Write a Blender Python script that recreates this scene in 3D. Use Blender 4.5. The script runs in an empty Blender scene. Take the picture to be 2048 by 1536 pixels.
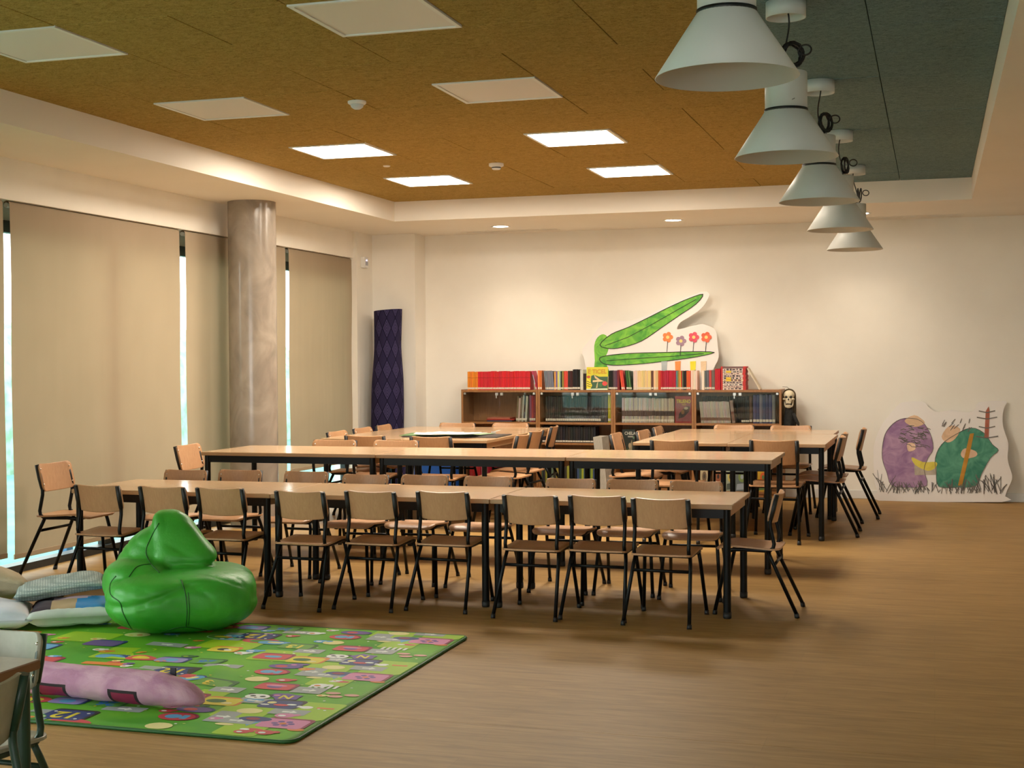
import bpy, bmesh, math, random
from mathutils import Vector, Matrix, noise
from mathutils.bvhtree import BVHTree
random.seed(7)
PI = math.pi
scene = bpy.context.scene
COL = scene.collection

# ------------------------------------------------------------------ camera
FPX, CX, CY, HC = 2758.85, 1024.0, 768.0, 1.40
YAW, PITCH, ROLL = math.radians(17.02509), math.radians(-1.007746), math.radians(-0.391693)
_f = Vector((-math.sin(YAW) * math.cos(PITCH), math.cos(YAW) * math.cos(PITCH), math.sin(PITCH)))
_r = Vector((math.cos(YAW), math.sin(YAW), 0))
_u = _r.cross(_f)
CR = _r * math.cos(ROLL) + _u * math.sin(ROLL)
CU = -_r * math.sin(ROLL) + _u * math.cos(ROLL)
CF = _f
CPOS = Vector((0, 0, HC))
cd = bpy.data.cameras.new('camera'); cam = bpy.data.objects.new('camera', cd); COL.objects.link(cam)
cd.sensor_fit = 'HORIZONTAL'; cd.sensor_width = 36.0; cd.lens = FPX / 2048 * 36.0
cd.clip_start = 0.05; cd.clip_end = 200
cam.matrix_world = Matrix(((CR.x, CU.x, -CF.x, 0), (CR.y, CU.y, -CF.y, 0), (CR.z, CU.z, -CF.z, HC), (0, 0, 0, 1)))
scene.camera = cam
def ray(x, y): return CR * ((x - CX) / FPX) - CU * ((y - CY) / FPX) + CF
def zp(x, y, z): d = ray(x, y); return CPOS + d * ((z - HC) / d.z)      # pixel on a horizontal plane
def yp(x, y, Y): d = ray(x, y); return CPOS + d * (Y / d.y)             # pixel on a plane of depth Y
def xp(x, y, X): d = ray(x, y); return CPOS + d * (X / d.x)

# ------------------------------------------------------------------ world and exposure
w = bpy.data.worlds.new('overcast_sky'); scene.world = w; w.use_nodes = True
bg = w.node_tree.nodes['Background']
bg.inputs[0].default_value = (0.96, 1.0, 0.99, 1); bg.inputs[1].default_value = 2.0
scene.view_settings.view_transform = 'Standard'
scene.view_settings.look = 'None'
scene.view_settings.exposure = 1.68
scene.view_settings.gamma = 1.0
scene.view_settings.use_curve_mapping = False
PANEL_E = 20.5        # lit ceiling panels
SPOT_W = 10.5         # soffit downlights
WARM = (1.0, 0.84, 0.66)

# ------------------------------------------------------------------ helpers
def lin(c):
    return tuple((v / 255 / 12.92) if v / 255 <= 0.04045 else ((v / 255 + 0.055) / 1.055) ** 2.4 for v in c)
MATS = {}
def mat(name, rgb, rough=0.5, metal=0.0, spec=0.5, coat=0.0):
    if name in MATS: return MATS[name]
    m = bpy.data.materials.new(name); m.use_nodes = True
    b = m.node_tree.nodes['Principled BSDF']
    b.inputs['Base Color'].default_value = (*rgb, 1)
    b.inputs['Roughness'].default_value = rough
    b.inputs['Metallic'].default_value = metal
    b.inputs['Specular IOR Level'].default_value = spec
    if coat: b.inputs['Coat Weight'].default_value = coat; b.inputs['Coat Roughness'].default_value = 0.15
    MATS[name] = m
    return m
def nd(m, t, **kw):
    n = m.node_tree.nodes.new(t)
    for k, v in kw.items():
        if k.startswith('i_'):
            key = k[2:]
            n.inputs[int(key) if key.isdigit() else key.replace('_', ' ')].default_value = v
        else: setattr(n, k, v)
    return n
def lk(m, a, ao, b, bi): m.node_tree.links.new(a.outputs[ao], b.inputs[bi])
def ramp(m, stops):
    n = nd(m, 'ShaderNodeValToRGB'); e = n.color_ramp.elements
    e[0].position, e[0].color = stops[0][0], (*stops[0][1], 1)
    e[1].position, e[1].color = stops[-1][0], (*stops[-1][1], 1)
    for p, c in stops[1:-1]:
        q = e.new(p); q.color = (*c, 1)
    return n
def noisy(name, c0, c1, scale, stretch=(1, 1, 1), rough=0.5, bump=0.0, detail=4, dist=0.0, spec=0.5, bscale=None, lo=0.35, hi=0.65, coord='Object', coat=0.0):
    if name in MATS: return MATS[name]
    m = mat(name, c0, rough, 0, spec, coat); b = m.node_tree.nodes['Principled BSDF']
    tc = nd(m, 'ShaderNodeTexCoord'); mp = nd(m, 'ShaderNodeMapping'); mp.inputs['Scale'].default_value = stretch
    lk(m, tc, coord, mp, 'Vector')
    n = nd(m, 'ShaderNodeTexNoise', i_Scale=scale, i_Detail=detail, i_Distortion=dist); lk(m, mp, 0, n, 'Vector')
    r = ramp(m, [(lo, c0), (hi, c1)]); lk(m, n, 0, r, 0); lk(m, r, 0, b, 'Base Color')
    if bump:
        bp = nd(m, 'ShaderNodeBump', i_Strength=bump, i_Distance=0.01)
        if bscale:
            n2 = nd(m, 'ShaderNodeTexNoise', i_Scale=bscale, i_Detail=3.0); lk(m, mp, 0, n2, 'Vector'); lk(m, n2, 0, bp, 'Height')
        else: lk(m, n, 0, bp, 'Height')
        lk(m, bp, 0, b, 'Normal')
    return m
def flat(rgb255, rough=0.55):
    return mat('paint_%d_%d_%d_%d' % (*rgb255, int(rough * 100)), lin(rgb255), rough)

class MB:
    """collects polygons, then links them as one mesh object"""
    def __init__(s): s.v = []; s.f = []; s.mi = []; s.sm = []
    def add(s, vs, fs, mi=0, smooth=False):
        o = len(s.v); s.v += [tuple(v) for v in vs]
        for f in fs: s.f.append(tuple(i + o for i in f)); s.mi.append(mi); s.sm.append(smooth)
        return s
    def box(s, x0, x1, y0, y1, z0, z1, mi=0, M=None, ch=0.0):
        x0, x1 = min(x0, x1), max(x0, x1); y0, y1 = min(y0, y1), max(y0, y1); z0, z1 = min(z0, z1), max(z0, z1)
        if ch <= 0:
            vs = [(x, y, z) for z in (z0, z1) for y in (y0, y1) for x in (x0, x1)]
            fs = [(0, 2, 3, 1), (4, 5, 7, 6), (0, 1, 5, 4), (2, 6, 7, 3), (0, 4, 6, 2), (1, 3, 7, 5)]
        else:
            c = ch; vs = []; fs = []
            def ring(a, b, z):
                o = len(vs)
                vs.extend([(x0 + a, y0 + b, z), (x1 - a, y0 + b, z), (x1 - b, y0 + a, z), (x1 - b, y1 - a, z), (x1 - a, y1 - b, z), (x0 + a, y1 - b, z), (x0 + b, y1 - a, z), (x0 + b, y0 + a, z)])
                return o
            a = ring(2 * c, c, z0); b = ring(c, 0, z0 + c); d = ring(c, 0, z1 - c); e = ring(2 * c, c, z1)
            for p, q in ((a, b), (b, d), (d, e)):
                for i in range(8): j = (i + 1) % 8; fs.append((p + i, p + j, q + j, q + i))
            fs.append(tuple(a + i for i in reversed(range(8)))); fs.append(tuple(e + i for i in range(8)))
        if M is not None: vs = [M @ Vector(v) for v in vs]
        return s.add(vs, fs, mi)
    def tube(s, pts, r, seg=8, mi=0, caps=True, closed=False):
        pts = [Vector(p) for p in pts]; n = len(pts); vs = []; fs = []
        rad = r if isinstance(r, (list, tuple)) else [r] * n
        prev = None
        for i, p in enumerate(pts):
            if closed: t = pts[(i + 1) % n] - pts[i - 1]
            else: t = pts[min(i + 1, n - 1)] - pts[max(i - 1, 0)]
            t.normalize()
            if prev is None:
                a = Vector((0, 0, 1)) if abs(t.z) < 0.9 else Vector((1, 0, 0))
                nx = t.cross(a).normalized()
            else: nx = (prev - t * prev.dot(t)).normalized()
            prev = nx; ny = t.cross(nx)
            for k in range(seg):
                an = 2 * PI * k / seg; vs.append(p + (nx * math.cos(an) + ny * math.sin(an)) * rad[i])
        rng = n if closed else n - 1
        for i in range(rng):
            for k in range(seg):
                k2 = (k + 1) % seg; j = (i + 1) % n
                fs.append((i * seg + k, i * seg + k2, j * seg + k2, j * seg + k))
        s.add(vs, fs, mi, True)
        if caps and not closed:
            o = len(s.v) - n * seg
            s.f.append(tuple(o + k for k in reversed(range(seg)))); s.mi.append(mi); s.sm.append(False)
            s.f.append(tuple(o + (n - 1) * seg + k for k in range(seg))); s.mi.append(mi); s.sm.append(False)
        return s
    def lathe(s, prof, seg=32, mi=0, c=(0, 0, 0), smooth=True, M=None):
        vs = []; fs = []
        for r, z in prof:
            for k in range(seg):
                a = 2 * PI * k / seg; vs.append(Vector((c[0] + r * math.cos(a), c[1] + r * math.sin(a), c[2] + z)))
        for i in range(len(prof) - 1):
            for k in range(seg):
                k2 = (k + 1) % seg; fs.append((i * seg + k, i * seg + k2, (i + 1) * seg + k2, (i + 1) * seg + k))
        if M is not None: vs = [M @ v for v in vs]
        return s.add(vs, fs, mi, smooth)
    def disc(s, r, z, seg=32, mi=0, c=(0, 0), up=True, M=None):
        vs = [Vector((c[0] + r * math.cos(2 * PI * k / seg), c[1] + r * math.sin(2 * PI * k / seg), z)) for k in range(seg)]
        if M is not None: vs = [M @ v for v in vs]
        return s.add(vs, [tuple(range(seg)) if up else tuple(reversed(range(seg)))], mi)
    def prism(s, poly, f, t0, t1, mi=0):
        """poly in 2-D, f(u, v, t) gives the 3-D point; extruded from t0 to t1"""
        n = len(poly)
        vs = [f(u, v, t0) for u, v in poly] + [f(u, v, t1) for u, v in poly]
        fs = [tuple(range(n)), tuple(reversed(range(n, 2 * n)))] + [(i, i + n, (i + 1) % n + n, (i + 1) % n) for i in range(n)]
        return s.add(vs, fs, mi)
    def panel(s, rows, nu, f, off, mi=0):
        """curved sheet: rows of (v, half width); f(x, v) -> point; off(x, v) -> thickness vector"""
        top = []; bot = []
        for v, hw in rows:
            for i in range(nu + 1):
                x = hw * (2 * i / nu - 1); p = Vector(f(x, v)); top.append(p); bot.append(p + Vector(off(x, v)))
        n = nu + 1; m = len(rows); o = len(top); fs = []
        for j in range(m - 1):
            for i in range(nu):
                a = j * n + i; fs.append((a, a + 1, a + n + 1, a + n)); fs.append((o + a, o + a + n, o + a + n + 1, o + a + 1))
        per = [i for i in range(n)] + [j * n + nu for j in range(1, m)] + [(m - 1) * n + i for i in reversed(range(nu))] + [j * n for j in reversed(range(1, m - 1))]
        s.add(top + bot, fs, mi, True)
        ed = [(per[k], o + per[k], o + per[(k + 1) % len(per)], per[(k + 1) % len(per)]) for k in range(len(per))]
        b0 = len(s.v) - 2 * o
        for e in ed: s.f.append(tuple(i + b0 for i in e)); s.mi.append(mi); s.sm.append(False)
        return s
    def mesh(s, name, mats):
        me = bpy.data.meshes.new(name); me.from_pydata(s.v, [], s.f)
        for m in (mats if isinstance(mats, (list, tuple)) else [mats]): me.materials.append(m)
        me.polygons.foreach_set('material_index', s.mi); me.polygons.foreach_set('use_smooth', s.sm)
        bm = bmesh.new(); bm.from_mesh(me); bmesh.ops.recalc_face_normals(bm, faces=bm.faces); bm.to_mesh(me); bm.free()
        me.update(); return me
    def build(s, name, mats, parent=None, loc=None):
        o = bpy.data.objects.new(name, s.mesh(name, mats)); COL.objects.link(o)
        if parent is not None: o.parent = parent
        if loc is not None: o.location = loc
        return o
def obj(name, me, parent=None, loc=None):
    o = bpy.data.objects.new(name, me); COL.objects.link(o)
    if parent is not None: o.parent = parent
    if loc is not None: o.location = loc
    return o
def tag(o, label=None, cat=None, group=None, kind=None):
    if label: o['label'] = label
    if cat: o['category'] = cat
    if group: o['group'] = group
    if kind: o['kind'] = kind
    return o
def thing(name, label, cat, loc=(0, 0, 0), rz=0.0, group=None, s=1.0):
    o = bpy.data.objects.new(name, None); COL.objects.link(o); o.empty_display_size = 0.1
    o.location = loc; o.rotation_euler = (0, 0, rz); o.scale = (s, s, s)
    return tag(o, label, cat, group)
def copy_tree(o, parent=None):
    c = o.copy(); COL.objects.link(c); c.parent = parent
    for ch in list(o.children): copy_tree(ch, c)
    return c
def struct(o): o['kind'] = 'structure'; return o
def text_mesh(s, size, m, name='lettering', extrude=0.0005, spacing=1.0, bold=0.0):
    cu = bpy.data.curves.new(name, 'FONT'); cu.body = s; cu.size = size; cu.align_x = 'CENTER'; cu.align_y = 'CENTER'
    cu.extrude = extrude; cu.space_character = spacing; cu.offset = bold
    to = bpy.data.objects.new(name, cu); COL.objects.link(to)
    dg = bpy.context.evaluated_depsgraph_get()
    me = bpy.data.meshes.new_from_object(to.evaluated_get(dg)); me.name = name
    bpy.data.objects.remove(to); bpy.data.curves.remove(cu)
    me.materials.clear(); me.materials.append(m)
    return me

# ------------------------------------------------------------------ materials
M_wall = noisy('wall_paint', (0.84, 0.80, 0.715), (0.87, 0.83, 0.745), 3.0, rough=0.7, bump=0.04, bscale=180, spec=0.3)
M_white = mat('white_enamel', (0.78, 0.78, 0.75), 0.35)
M_soff = noisy('soffit_paint', (0.86, 0.81, 0.72), (0.88, 0.83, 0.74), 2.0, rough=0.75, spec=0.3)
M_black = mat('black_metal', (0.0035, 0.004, 0.0045), 0.36, 0.0, 0.22)
M_blackp = mat('black_plastic', (0.010, 0.010, 0.011), 0.5)
M_alu = mat('aluminium', (0.62, 0.63, 0.62), 0.35, 0.9)
M_chrome = mat('zinc_screw', (0.75, 0.75, 0.72), 0.25, 1.0)
M_dframe = mat('anthracite_frame', (0.022, 0.026, 0.028), 0.45)
M_greenm = mat('green_metal', (0.012, 0.045, 0.026), 0.4, 0.0, 0.5)

def wood(name, c0, c1, sc=14.0, stretch=(1, 1, 12), rough=0.38, coat=0.0):
    m = noisy(name, c0, c1, sc, stretch, rough, 0.03, 6, 0.6, lo=0.3, hi=0.7, coat=coat)
    return m
M_beech = wood('beech_plywood', (0.50, 0.265, 0.13), (0.57, 0.32, 0.165), 8.0, (14, 14, 1.2), 0.36)
M_ttop = wood('beech_laminate', (0.585, 0.385, 0.22), (0.625, 0.42, 0.245), 7.0, (1.2, 16, 1), 0.16)
M_tedge = wood('beech_edge', (0.43, 0.26, 0.125), (0.48, 0.295, 0.15), 7.0, (1.2, 16, 16), 0.4)
M_case = wood('bookcase_wood', (0.27, 0.115, 0.035), (0.35, 0.16, 0.055), 6.0, (12, 12, 1.2), 0.42)
M_pale = noisy('pale_laminate', (0.35, 0.345, 0.26), (0.39, 0.385, 0.295), 30, rough=0.3)
M_paleedge = mat('brown_core_edge', (0.24, 0.115, 0.05), 0.5)

# vinyl floor printed as planks that run along x
M_floor = mat('vinyl_plank_floor', (0.4, 0.27, 0.13), 0.50, 0, 0.22)
def _floor(m):
    b = m.node_tree.nodes['Principled BSDF']
    tc = nd(m, 'ShaderNodeTexCoord')
    mp = nd(m, 'ShaderNodeMapping'); mp.inputs['Scale'].default_value = (1.1, 11.0, 1)
    lk(m, tc, 'Object', mp, 0)
    n = nd(m, 'ShaderNodeTexNoise', i_Scale=2.4, i_Detail=8.0, i_Roughness=0.62, i_Distortion=1.1); lk(m, mp, 0, n, 'Vector')
    mp2 = nd(m, 'ShaderNodeMapping'); mp2.inputs['Scale'].default_value = (4.0, 60.0, 1); lk(m, tc, 'Object', mp2, 0)
    n2 = nd(m, 'ShaderNodeTexNoise', i_Scale=2.0, i_Detail=4.0); lk(m, mp2, 0, n2, 'Vector')
    br = nd(m, 'ShaderNodeTexBrick', i_Scale=1.0, i_Mortar_Size=0.0016, i_Brick_Width=1.6, i_Row_Height=0.19, i_Bias=0.0)
    br.inputs['Color1'].default_value = (0.46, 0.46, 0.46, 1); br.inputs['Color2'].default_value = (0.54, 0.54, 0.54, 1); br.inputs['Mortar'].default_value = (0.40, 0.40, 0.40, 1)
    br.offset = 0.37; lk(m, tc, 'Object', br, 'Vector')
    r = ramp(m, [(0.28, (0.28, 0.157, 0.048)), (0.52, (0.37, 0.215, 0.070)), (0.75, (0.44, 0.27, 0.095))]); lk(m, n, 0, r, 0)
    mx = nd(m, 'ShaderNodeMix', data_type='RGBA', blend_type='OVERLAY'); mx.inputs[0].default_value = 0.45
    lk(m, r, 0, mx, 6); lk(m, br, 0, mx, 7)
    mx2 = nd(m, 'ShaderNodeMix', data_type='RGBA', blend_type='OVERLAY'); mx2.inputs[0].default_value = 0.2
    lk(m, mx, 2, mx2, 6); lk(m, n2, 0, mx2, 7)
    lk(m, mx2, 2, b, 'Base Color')
    bp = nd(m, 'ShaderNodeBump', i_Strength=0.05, i_Distance=0.004); lk(m, n2, 0, bp, 'Height'); lk(m, bp, 0, b, 'Normal')
_floor(M_floor)

def woodwool(name, c0, c1, c2):
    m = mat(name, c1, 0.95, 0, 0.1); b = m.node_tree.nodes['Principled BSDF']
    tc = nd(m, 'ShaderNodeTexCoord'); mp = nd(m, 'ShaderNodeMapping'); mp.inputs['Scale'].default_value = (1, 1.6, 1); lk(m, tc, 'Object', mp, 0)
    n = nd(m, 'ShaderNodeTexNoise', i_Scale=26.0, i_Detail=6.0, i_Roughness=0.75, i_Distortion=1.2); lk(m, mp, 0, n, 'Vector')
    n2 = nd(m, 'ShaderNodeTexNoise', i_Scale=75.0, i_Detail=3.0, i_Distortion=2.5); lk(m, mp, 0, n2, 'Vector')
    mm = nd(m, 'ShaderNodeMath', operation='ADD'); lk(m, n, 0, mm, 0); lk(m, n2, 0, mm, 1)
    m2 = nd(m, 'ShaderNodeMath', operation='MULTIPLY'); m2.inputs[1].default_value = 0.5; lk(m, mm, 0, m2, 0)
    r = ramp(m, [(0.38, c0), (0.50, c1), (0.62, c2)]); lk(m, m2, 0, r, 0); lk(m, r, 0, b, 'Base Color')
    bp = nd(m, 'ShaderNodeBump', i_Strength=0.5, i_Distance=0.006); lk(m, m2, 0, bp, 'Height'); lk(m, bp, 0, b, 'Normal')
    return m
M_mustard = woodwool('mustard_wood_wool', (0.20, 0.132, 0.037), (0.385, 0.255, 0.070), (0.52, 0.35, 0.11))
M_teal = woodwool('teal_wood_wool', (0.080, 0.132, 0.145), (0.16, 0.245, 0.265), (0.23, 0.335, 0.355))

def blind_mat():
    m = mat('blind_fabric', (0.52, 0.40, 0.25), 0.85, 0, 0.1); nt = m.node_tree; b = nt.nodes['Principled BSDF']; out = nt.nodes['Material Output']
    tc = nd(m, 'ShaderNodeTexCoord'); n = nd(m, 'ShaderNodeTexNoise', i_Scale=1.3, i_Detail=2.0); lk(m, tc, 'Object', n, 'Vector')
    r = ramp(m, [(0.3, (0.375, 0.292, 0.20)), (0.7, (0.42, 0.33, 0.23))]); lk(m, n, 0, r, 0); lk(m, r, 0, b, 'Base Color')
    mp = nd(m, 'ShaderNodeMapping'); mp.inputs['Scale'].default_value = (1, 3.5, 0.35); lk(m, tc, 'Object', mp, 0)
    n2 = nd(m, 'ShaderNodeTexNoise', i_Scale=1.2, i_Detail=2.0); lk(m, mp, 0, n2, 'Vector')
    bp = nd(m, 'ShaderNodeBump', i_Strength=0.35, i_Distance=0.05); lk(m, n2, 0, bp, 'Height'); lk(m, bp, 0, b, 'Normal')
    t = nd(m, 'ShaderNodeBsdfTranslucent'); t.inputs[0].default_value = (0.45, 0.34, 0.2, 1)
    mx = nd(m, 'ShaderNodeMixShader'); mx.inputs[0].default_value = 0.10
    lk(m, b, 0, mx, 1); lk(m, t, 0, mx, 2); lk(m, mx, 0, out, 0)
    return m
M_blind = blind_mat()
def glass_mat(name, tint, refl):
    m = mat(name, (1, 1, 1)); nt = m.node_tree; out = nt.nodes['Material Output']
    t = nd(m, 'ShaderNodeBsdfTransparent'); t.inputs[0].default_value = (*tint, 1)
    g = nd(m, 'ShaderNodeBsdfGlossy'); g.inputs['Roughness'].default_value = 0.02
    lw = nd(m, 'ShaderNodeLayerWeight'); p5 = nd(m, 'ShaderNodeMath', operation='POWER'); p5.inputs[1].default_value = 4.0; lk(m, lw, 'Facing', p5, 0)
    fr = nd(m, 'ShaderNodeMath', operation='MULTIPLY_ADD'); fr.inputs[1].default_value = 0.9; fr.inputs[2].default_value = refl; lk(m, p5, 0, fr, 0)
    mx = nd(m, 'ShaderNodeMixShader'); lk(m, fr, 0, mx, 0); lk(m, t, 0, mx, 1); lk(m, g, 0, mx, 2); lk(m, mx, 0, out, 0)
    return m
M_glass = glass_mat('window_glass', (0.96, 1.0, 0.985), 0.04)
M_cglass = glass_mat('cabinet_glass', (0.93, 0.945, 0.94), 0.035)
def emit(name, rgb, s):
    m = mat(name, rgb); nt = m.node_tree; e = nd(m, 'ShaderNodeEmission'); e.inputs[0].default_value = (*rgb, 1); e.inputs[1].default_value = s
    lk(m, e, 0, nt.nodes['Material Output'], 0); return m
M_lit = emit('lit_panel_diffuser', (1.0, 0.885, 0.735), PANEL_E)
M_dl = emit('downlight_lens', (1.0, 0.93, 0.82), 12.0)
M_unlit = mat('unlit_panel_diffuser', (0.74, 0.70, 0.66), 0.4)

# ------------------------------------------------------------------ room shell
WX, WY, RX, NY = -5.83, 14.07, 3.3, -4.5        # window wall, back wall, right wall, wall behind the camera
SZ, CZ = 2.749, 2.938                           # soffit and recessed ceiling heights
RL, RR, RB, RN = -5.005, 0.31, 12.49, -3.4      # recess
floor = struct(MB().box(WX - 0.12, RX, NY, WY, -0.12, -0.003).build('floor', mat('screed', (0.05, 0.035, 0.02), 0.9)))
fy = [NY, -2.99, -0.99, 1.01, 3.01, 5.01, 7.01, 9.01, 11.01, 13.01, WY]
for a_, b_ in zip(fy, fy[1:]): MB().box(WX - 0.12, RX, a_ + 0.0012, b_ - 0.0012, -0.003, 0.0).build('vinyl_sheet', M_floor, floor)
wb = struct(MB().box(WX - 0.3, RX + 0.2, WY, WY + 0.2, 0, 3.2).build('wall_back', M_wall))
pil = MB().box(-6.2, -5.285, 13.755, WY, 0, SZ).build('pilaster', M_wall, wb)
struct(MB().box(RX, RX + 0.2, NY, WY, 0, 3.2).build('wall_right', M_wall))
wl = MB()
wl.box(-6.05, -5.775, 13.34, 13.755, 0, SZ)                      # jamb
wl.box(-6.05, -5.815, NY, 13.34, 2.475, SZ)                      # header above the windows
wl = struct(wl.build('wall_left', M_wall))
wn = MB()
wn.box(WX - 0.2, -3.3, NY - 0.2, NY, 0, 3.2); wn.box(1.5, RX + 0.2, NY - 0.2, NY, 0, 3.2); wn.box(-3.3, 1.5, NY - 0.2, NY, 2.3, 3.2); wn.box(-3.3, 1.5, NY - 0.2, NY, 0, 0.25)
struct(wn.build('wall_front', M_wall))
struct(MB().box(-5.285, RX, WY - 0.014, WY, 0, 0.085, ch=0.003).build('baseboard_back', M_white))
ceil = MB()
ceil.box(-6.05, RL, NY, WY, SZ, 3.2); ceil.box(RR, RX, NY, WY, SZ, 3.2); ceil.box(RL, RR, RB, WY, SZ, 3.2); ceil.box(RL, RR, NY, RN, SZ, 3.2); ceil.box(RL, RR, RN, RB, CZ + 0.03, 3.2)
ceil = struct(ceil.build('ceiling', M_soff))
# wood-wool tiles, 1.2 x 0.6 m, each a piece of its own; the light panels sit in half tiles
PANX = [(-4.435, -3.835), (-2.675, -2.075)]
PANY = [1.82, 3.62, 5.44, 7.24, 9.03, 10.81]
def tile_grid():
    rows = []; y = RB
    # row boundaries follow the panels: 0.6 m rows
    ys = [RN]
    for p in PANY:
        a = ys[-1]; n = max(1, round((p - a) / 0.6))
        ys += [a + (p - a) * (k + 1) / n for k in range(n)]; ys.append(p + 0.6)
    a = ys[-1]; n = max(1, round((RB - a) / 0.6)); ys += [a + (RB - a) * (k + 1) / n for k in range(n)]
    for j in range(len(ys) - 1):
        y0, y1 = ys[j], ys[j + 1]
        pan = any(abs(y0 - p) < 0.02 for p in PANY)
        xs = [RL, -4.435, -3.835, -3.255, -2.675, -2.075, -1.48, -0.92, -0.283, RR] if pan else ([RL, -4.435, -3.255, -2.075, -0.92, -0.283, RR] if j % 2 else [RL, -3.835, -2.675, -1.48, -0.92, -0.283, RR])
        for i in range(len(xs) - 1):
            x0, x1 = xs[i], xs[i + 1]
            if pan and any(abs(x0 - p[0]) < 0.02 for p in PANX): continue
            rows.append((x0, x1, y0, y1))
    return rows
for x0, x1, y0, y1 in tile_grid():
    if y1 < 1.0: continue
    dz = random.uniform(-0.0015, 0.0015)
    g = 0.0022
    MB().box(x0 + g, x1 - g, y0 + g, y1 - g, CZ + dz, CZ + 0.028 + dz, ch=0.0015).build('ceiling_tile', M_teal if x0 > -0.93 else M_mustard, ceil)
back_tiles = MB().box(RL + 0.002, -0.925, RN + 0.002, 0.9, CZ, CZ + 0.028).build('ceiling_tile', M_mustard, ceil)
back_tiles = MB().box(-0.915, RR - 0.002, RN + 0.002, 0.9, CZ, CZ + 0.028).build('ceiling_tile', M_teal, ceil)

# ceiling light panels
panel_name = {0: 'over the play mat', 1: 'over the play mat'}
for j, py in enumerate(PANY):
    for i, (a, b) in enumerate(PANX):
        lit = py > 8.5
        if lit:
            lab = 'glowing square ceiling panel above the long tables' if py < 10 else 'glowing square ceiling panel in the last row before the back wall'
        else: lab = 'switched-off square ceiling panel with pinkish diffuser and white frame'
        t = thing('ceiling_light_panel', lab, 'ceiling light', ((a + b) / 2, py + 0.3, CZ), 0, 'lit ceiling panels' if lit else 'unlit ceiling panels')
        fr = MB(); h = 0.298
        for (x0, x1, y0, y1) in ((-h, h, -h, -h + 0.022), (-h, h, h - 0.022, h), (-h, -h + 0.022, -h + 0.022, h - 0.022), (h - 0.022, h, -h + 0.022, h - 0.022)):
            fr.box(x0, x1, y0, y1, -0.007, 0.02)
        fr.build('frame', M_white, t)
        MB().box(-h + 0.022, h - 0.022, -h + 0.022, h - 0.022, -0.002, 0.012).build('diffuser', M_lit if lit else M_unlit, t)

# downlights and air vents in the back soffit
for k, (x, y) in enumerate(((-4.19, 13.33), (-2.43, 13.33), (-0.66, 13.33))):
    t = thing('downlight', ['lit round downlight over the left end of the bookcases', 'lit round downlight over the green painted cut-out', 'lit round downlight behind the pendant lamps'][k], 'downlight', (x, y, SZ), 0, 'round downlights along the back wall')
    MB().lathe([(0.072, 0.02), (0.075, -0.004), (0.098, -0.007), (0.102, 0.0)], 28).build('trim_ring', M_white, t)
    MB().disc(0.073, -0.003, 28, up=False).build('lens', M_dl, t)
    ld = bpy.data.lights.new('downlight_lamp', 'SPOT'); ld.energy = SPOT_W; ld.color = WARM; ld.spot_size = math.radians(125); ld.spot_blend = 0.9; ld.shadow_soft_size = 0.06
    lo = bpy.data.objects.new('downlight_lamp', ld); COL.objects.link(lo); lo.parent = t; lo.location = (0, 0, -0.03)
for k, (x0, x1) in enumerate(((-4.75, -3.72), (-0.86, 0.27))):
    t = thing('linear_air_vent', ['long slotted ceiling vent beside the downlight over the left bookcase', 'long slotted ceiling vent behind the last pendant lamp'][k], 'vent', ((x0 + x1) / 2, 13.80, SZ))
    l = (x1 - x0) / 2
    f = MB()
    for a in ((-l, l, -0.075, -0.06), (-l, l, 0.06, 0.075), (-l, -l + 0.015, -0.06, 0.06), (l - 0.015, l, -0.06, 0.06)): f.box(*a, -0.006, 0.004)
    f.build('frame', M_soff, t)
    for yy in (-0.03, 0.0, 0.03): MB().box(-l + 0.015, l - 0.015, yy - 0.004, yy + 0.004, -0.004, 0.004).build('slat', M_soff, t)
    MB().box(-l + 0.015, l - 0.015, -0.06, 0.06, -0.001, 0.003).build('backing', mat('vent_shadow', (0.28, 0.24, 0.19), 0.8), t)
# sensors on the ceiling
t = thing('motion_sensor', 'white domed motion sensor on the mustard ceiling', 'sensor', (-3.27, 7.58, CZ))
MB().lathe([(0.055, 0.0), (0.055, -0.012), (0.045, -0.02)], 24).disc(0.045, -0.02, 24, up=False).build('base', M_white, t)
MB().lathe([(0.04, -0.02), (0.035, -0.035), (0.02, -0.046), (0.004, -0.05)], 24).build('dome', mat('frosted_dome', (0.6, 0.65, 0.68), 0.3), t)
t = thing('smoke_detector', 'white smoke detector with a dark slot on the mustard ceiling', 'smoke detector', (-3.28, 10.33, CZ))
MB().lathe([(0.058, 0.0), (0.058, -0.02), (0.05, -0.024)], 24).disc(0.05, -0.024, 24, up=False).build('base', M_white, t)
MB().lathe([(0.036, -0.024), (0.034, -0.042), (0.028, -0.048)], 24).disc(0.028, -0.048, 24, up=False).build('chamber', M_white, t)
MB().lathe([(0.0372, -0.030), (0.0368, -0.038)], 24).build('slot', M_blackp, t)
o = MB().lathe([(0.028, 0.0), (0.028, -0.006), (0.022, -0.009)], 20).disc(0.022, -0.009, 20, up=False).build('ceiling_disc', M_white, None, (-4.13, 10.15, CZ)); tag(o, 'tiny white disc between two glowing ceiling panels', 'ceiling disc')
t = thing('alarm_sensor', 'small white alarm box high on the wall by the last blind', 'alarm sensor', (-5.775, 13.50, 2.435))
MB().box(0, 0.045, -0.055, 0.055, -0.055, 0.06, ch=0.006).build('case', M_white, t)
MB().box(0.044, 0.048, -0.03, 0.03, -0.03, 0.01).build('lens', mat('alarm_lens', (0.4, 0.42, 0.5), 0.2), t)
MB().box(0.044, 0.0485, -0.01, 0.01, 0.02, 0.03).build('status_light', emit('alarm_led', (0.5, 0.4, 1.0), 2.0), t)

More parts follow.
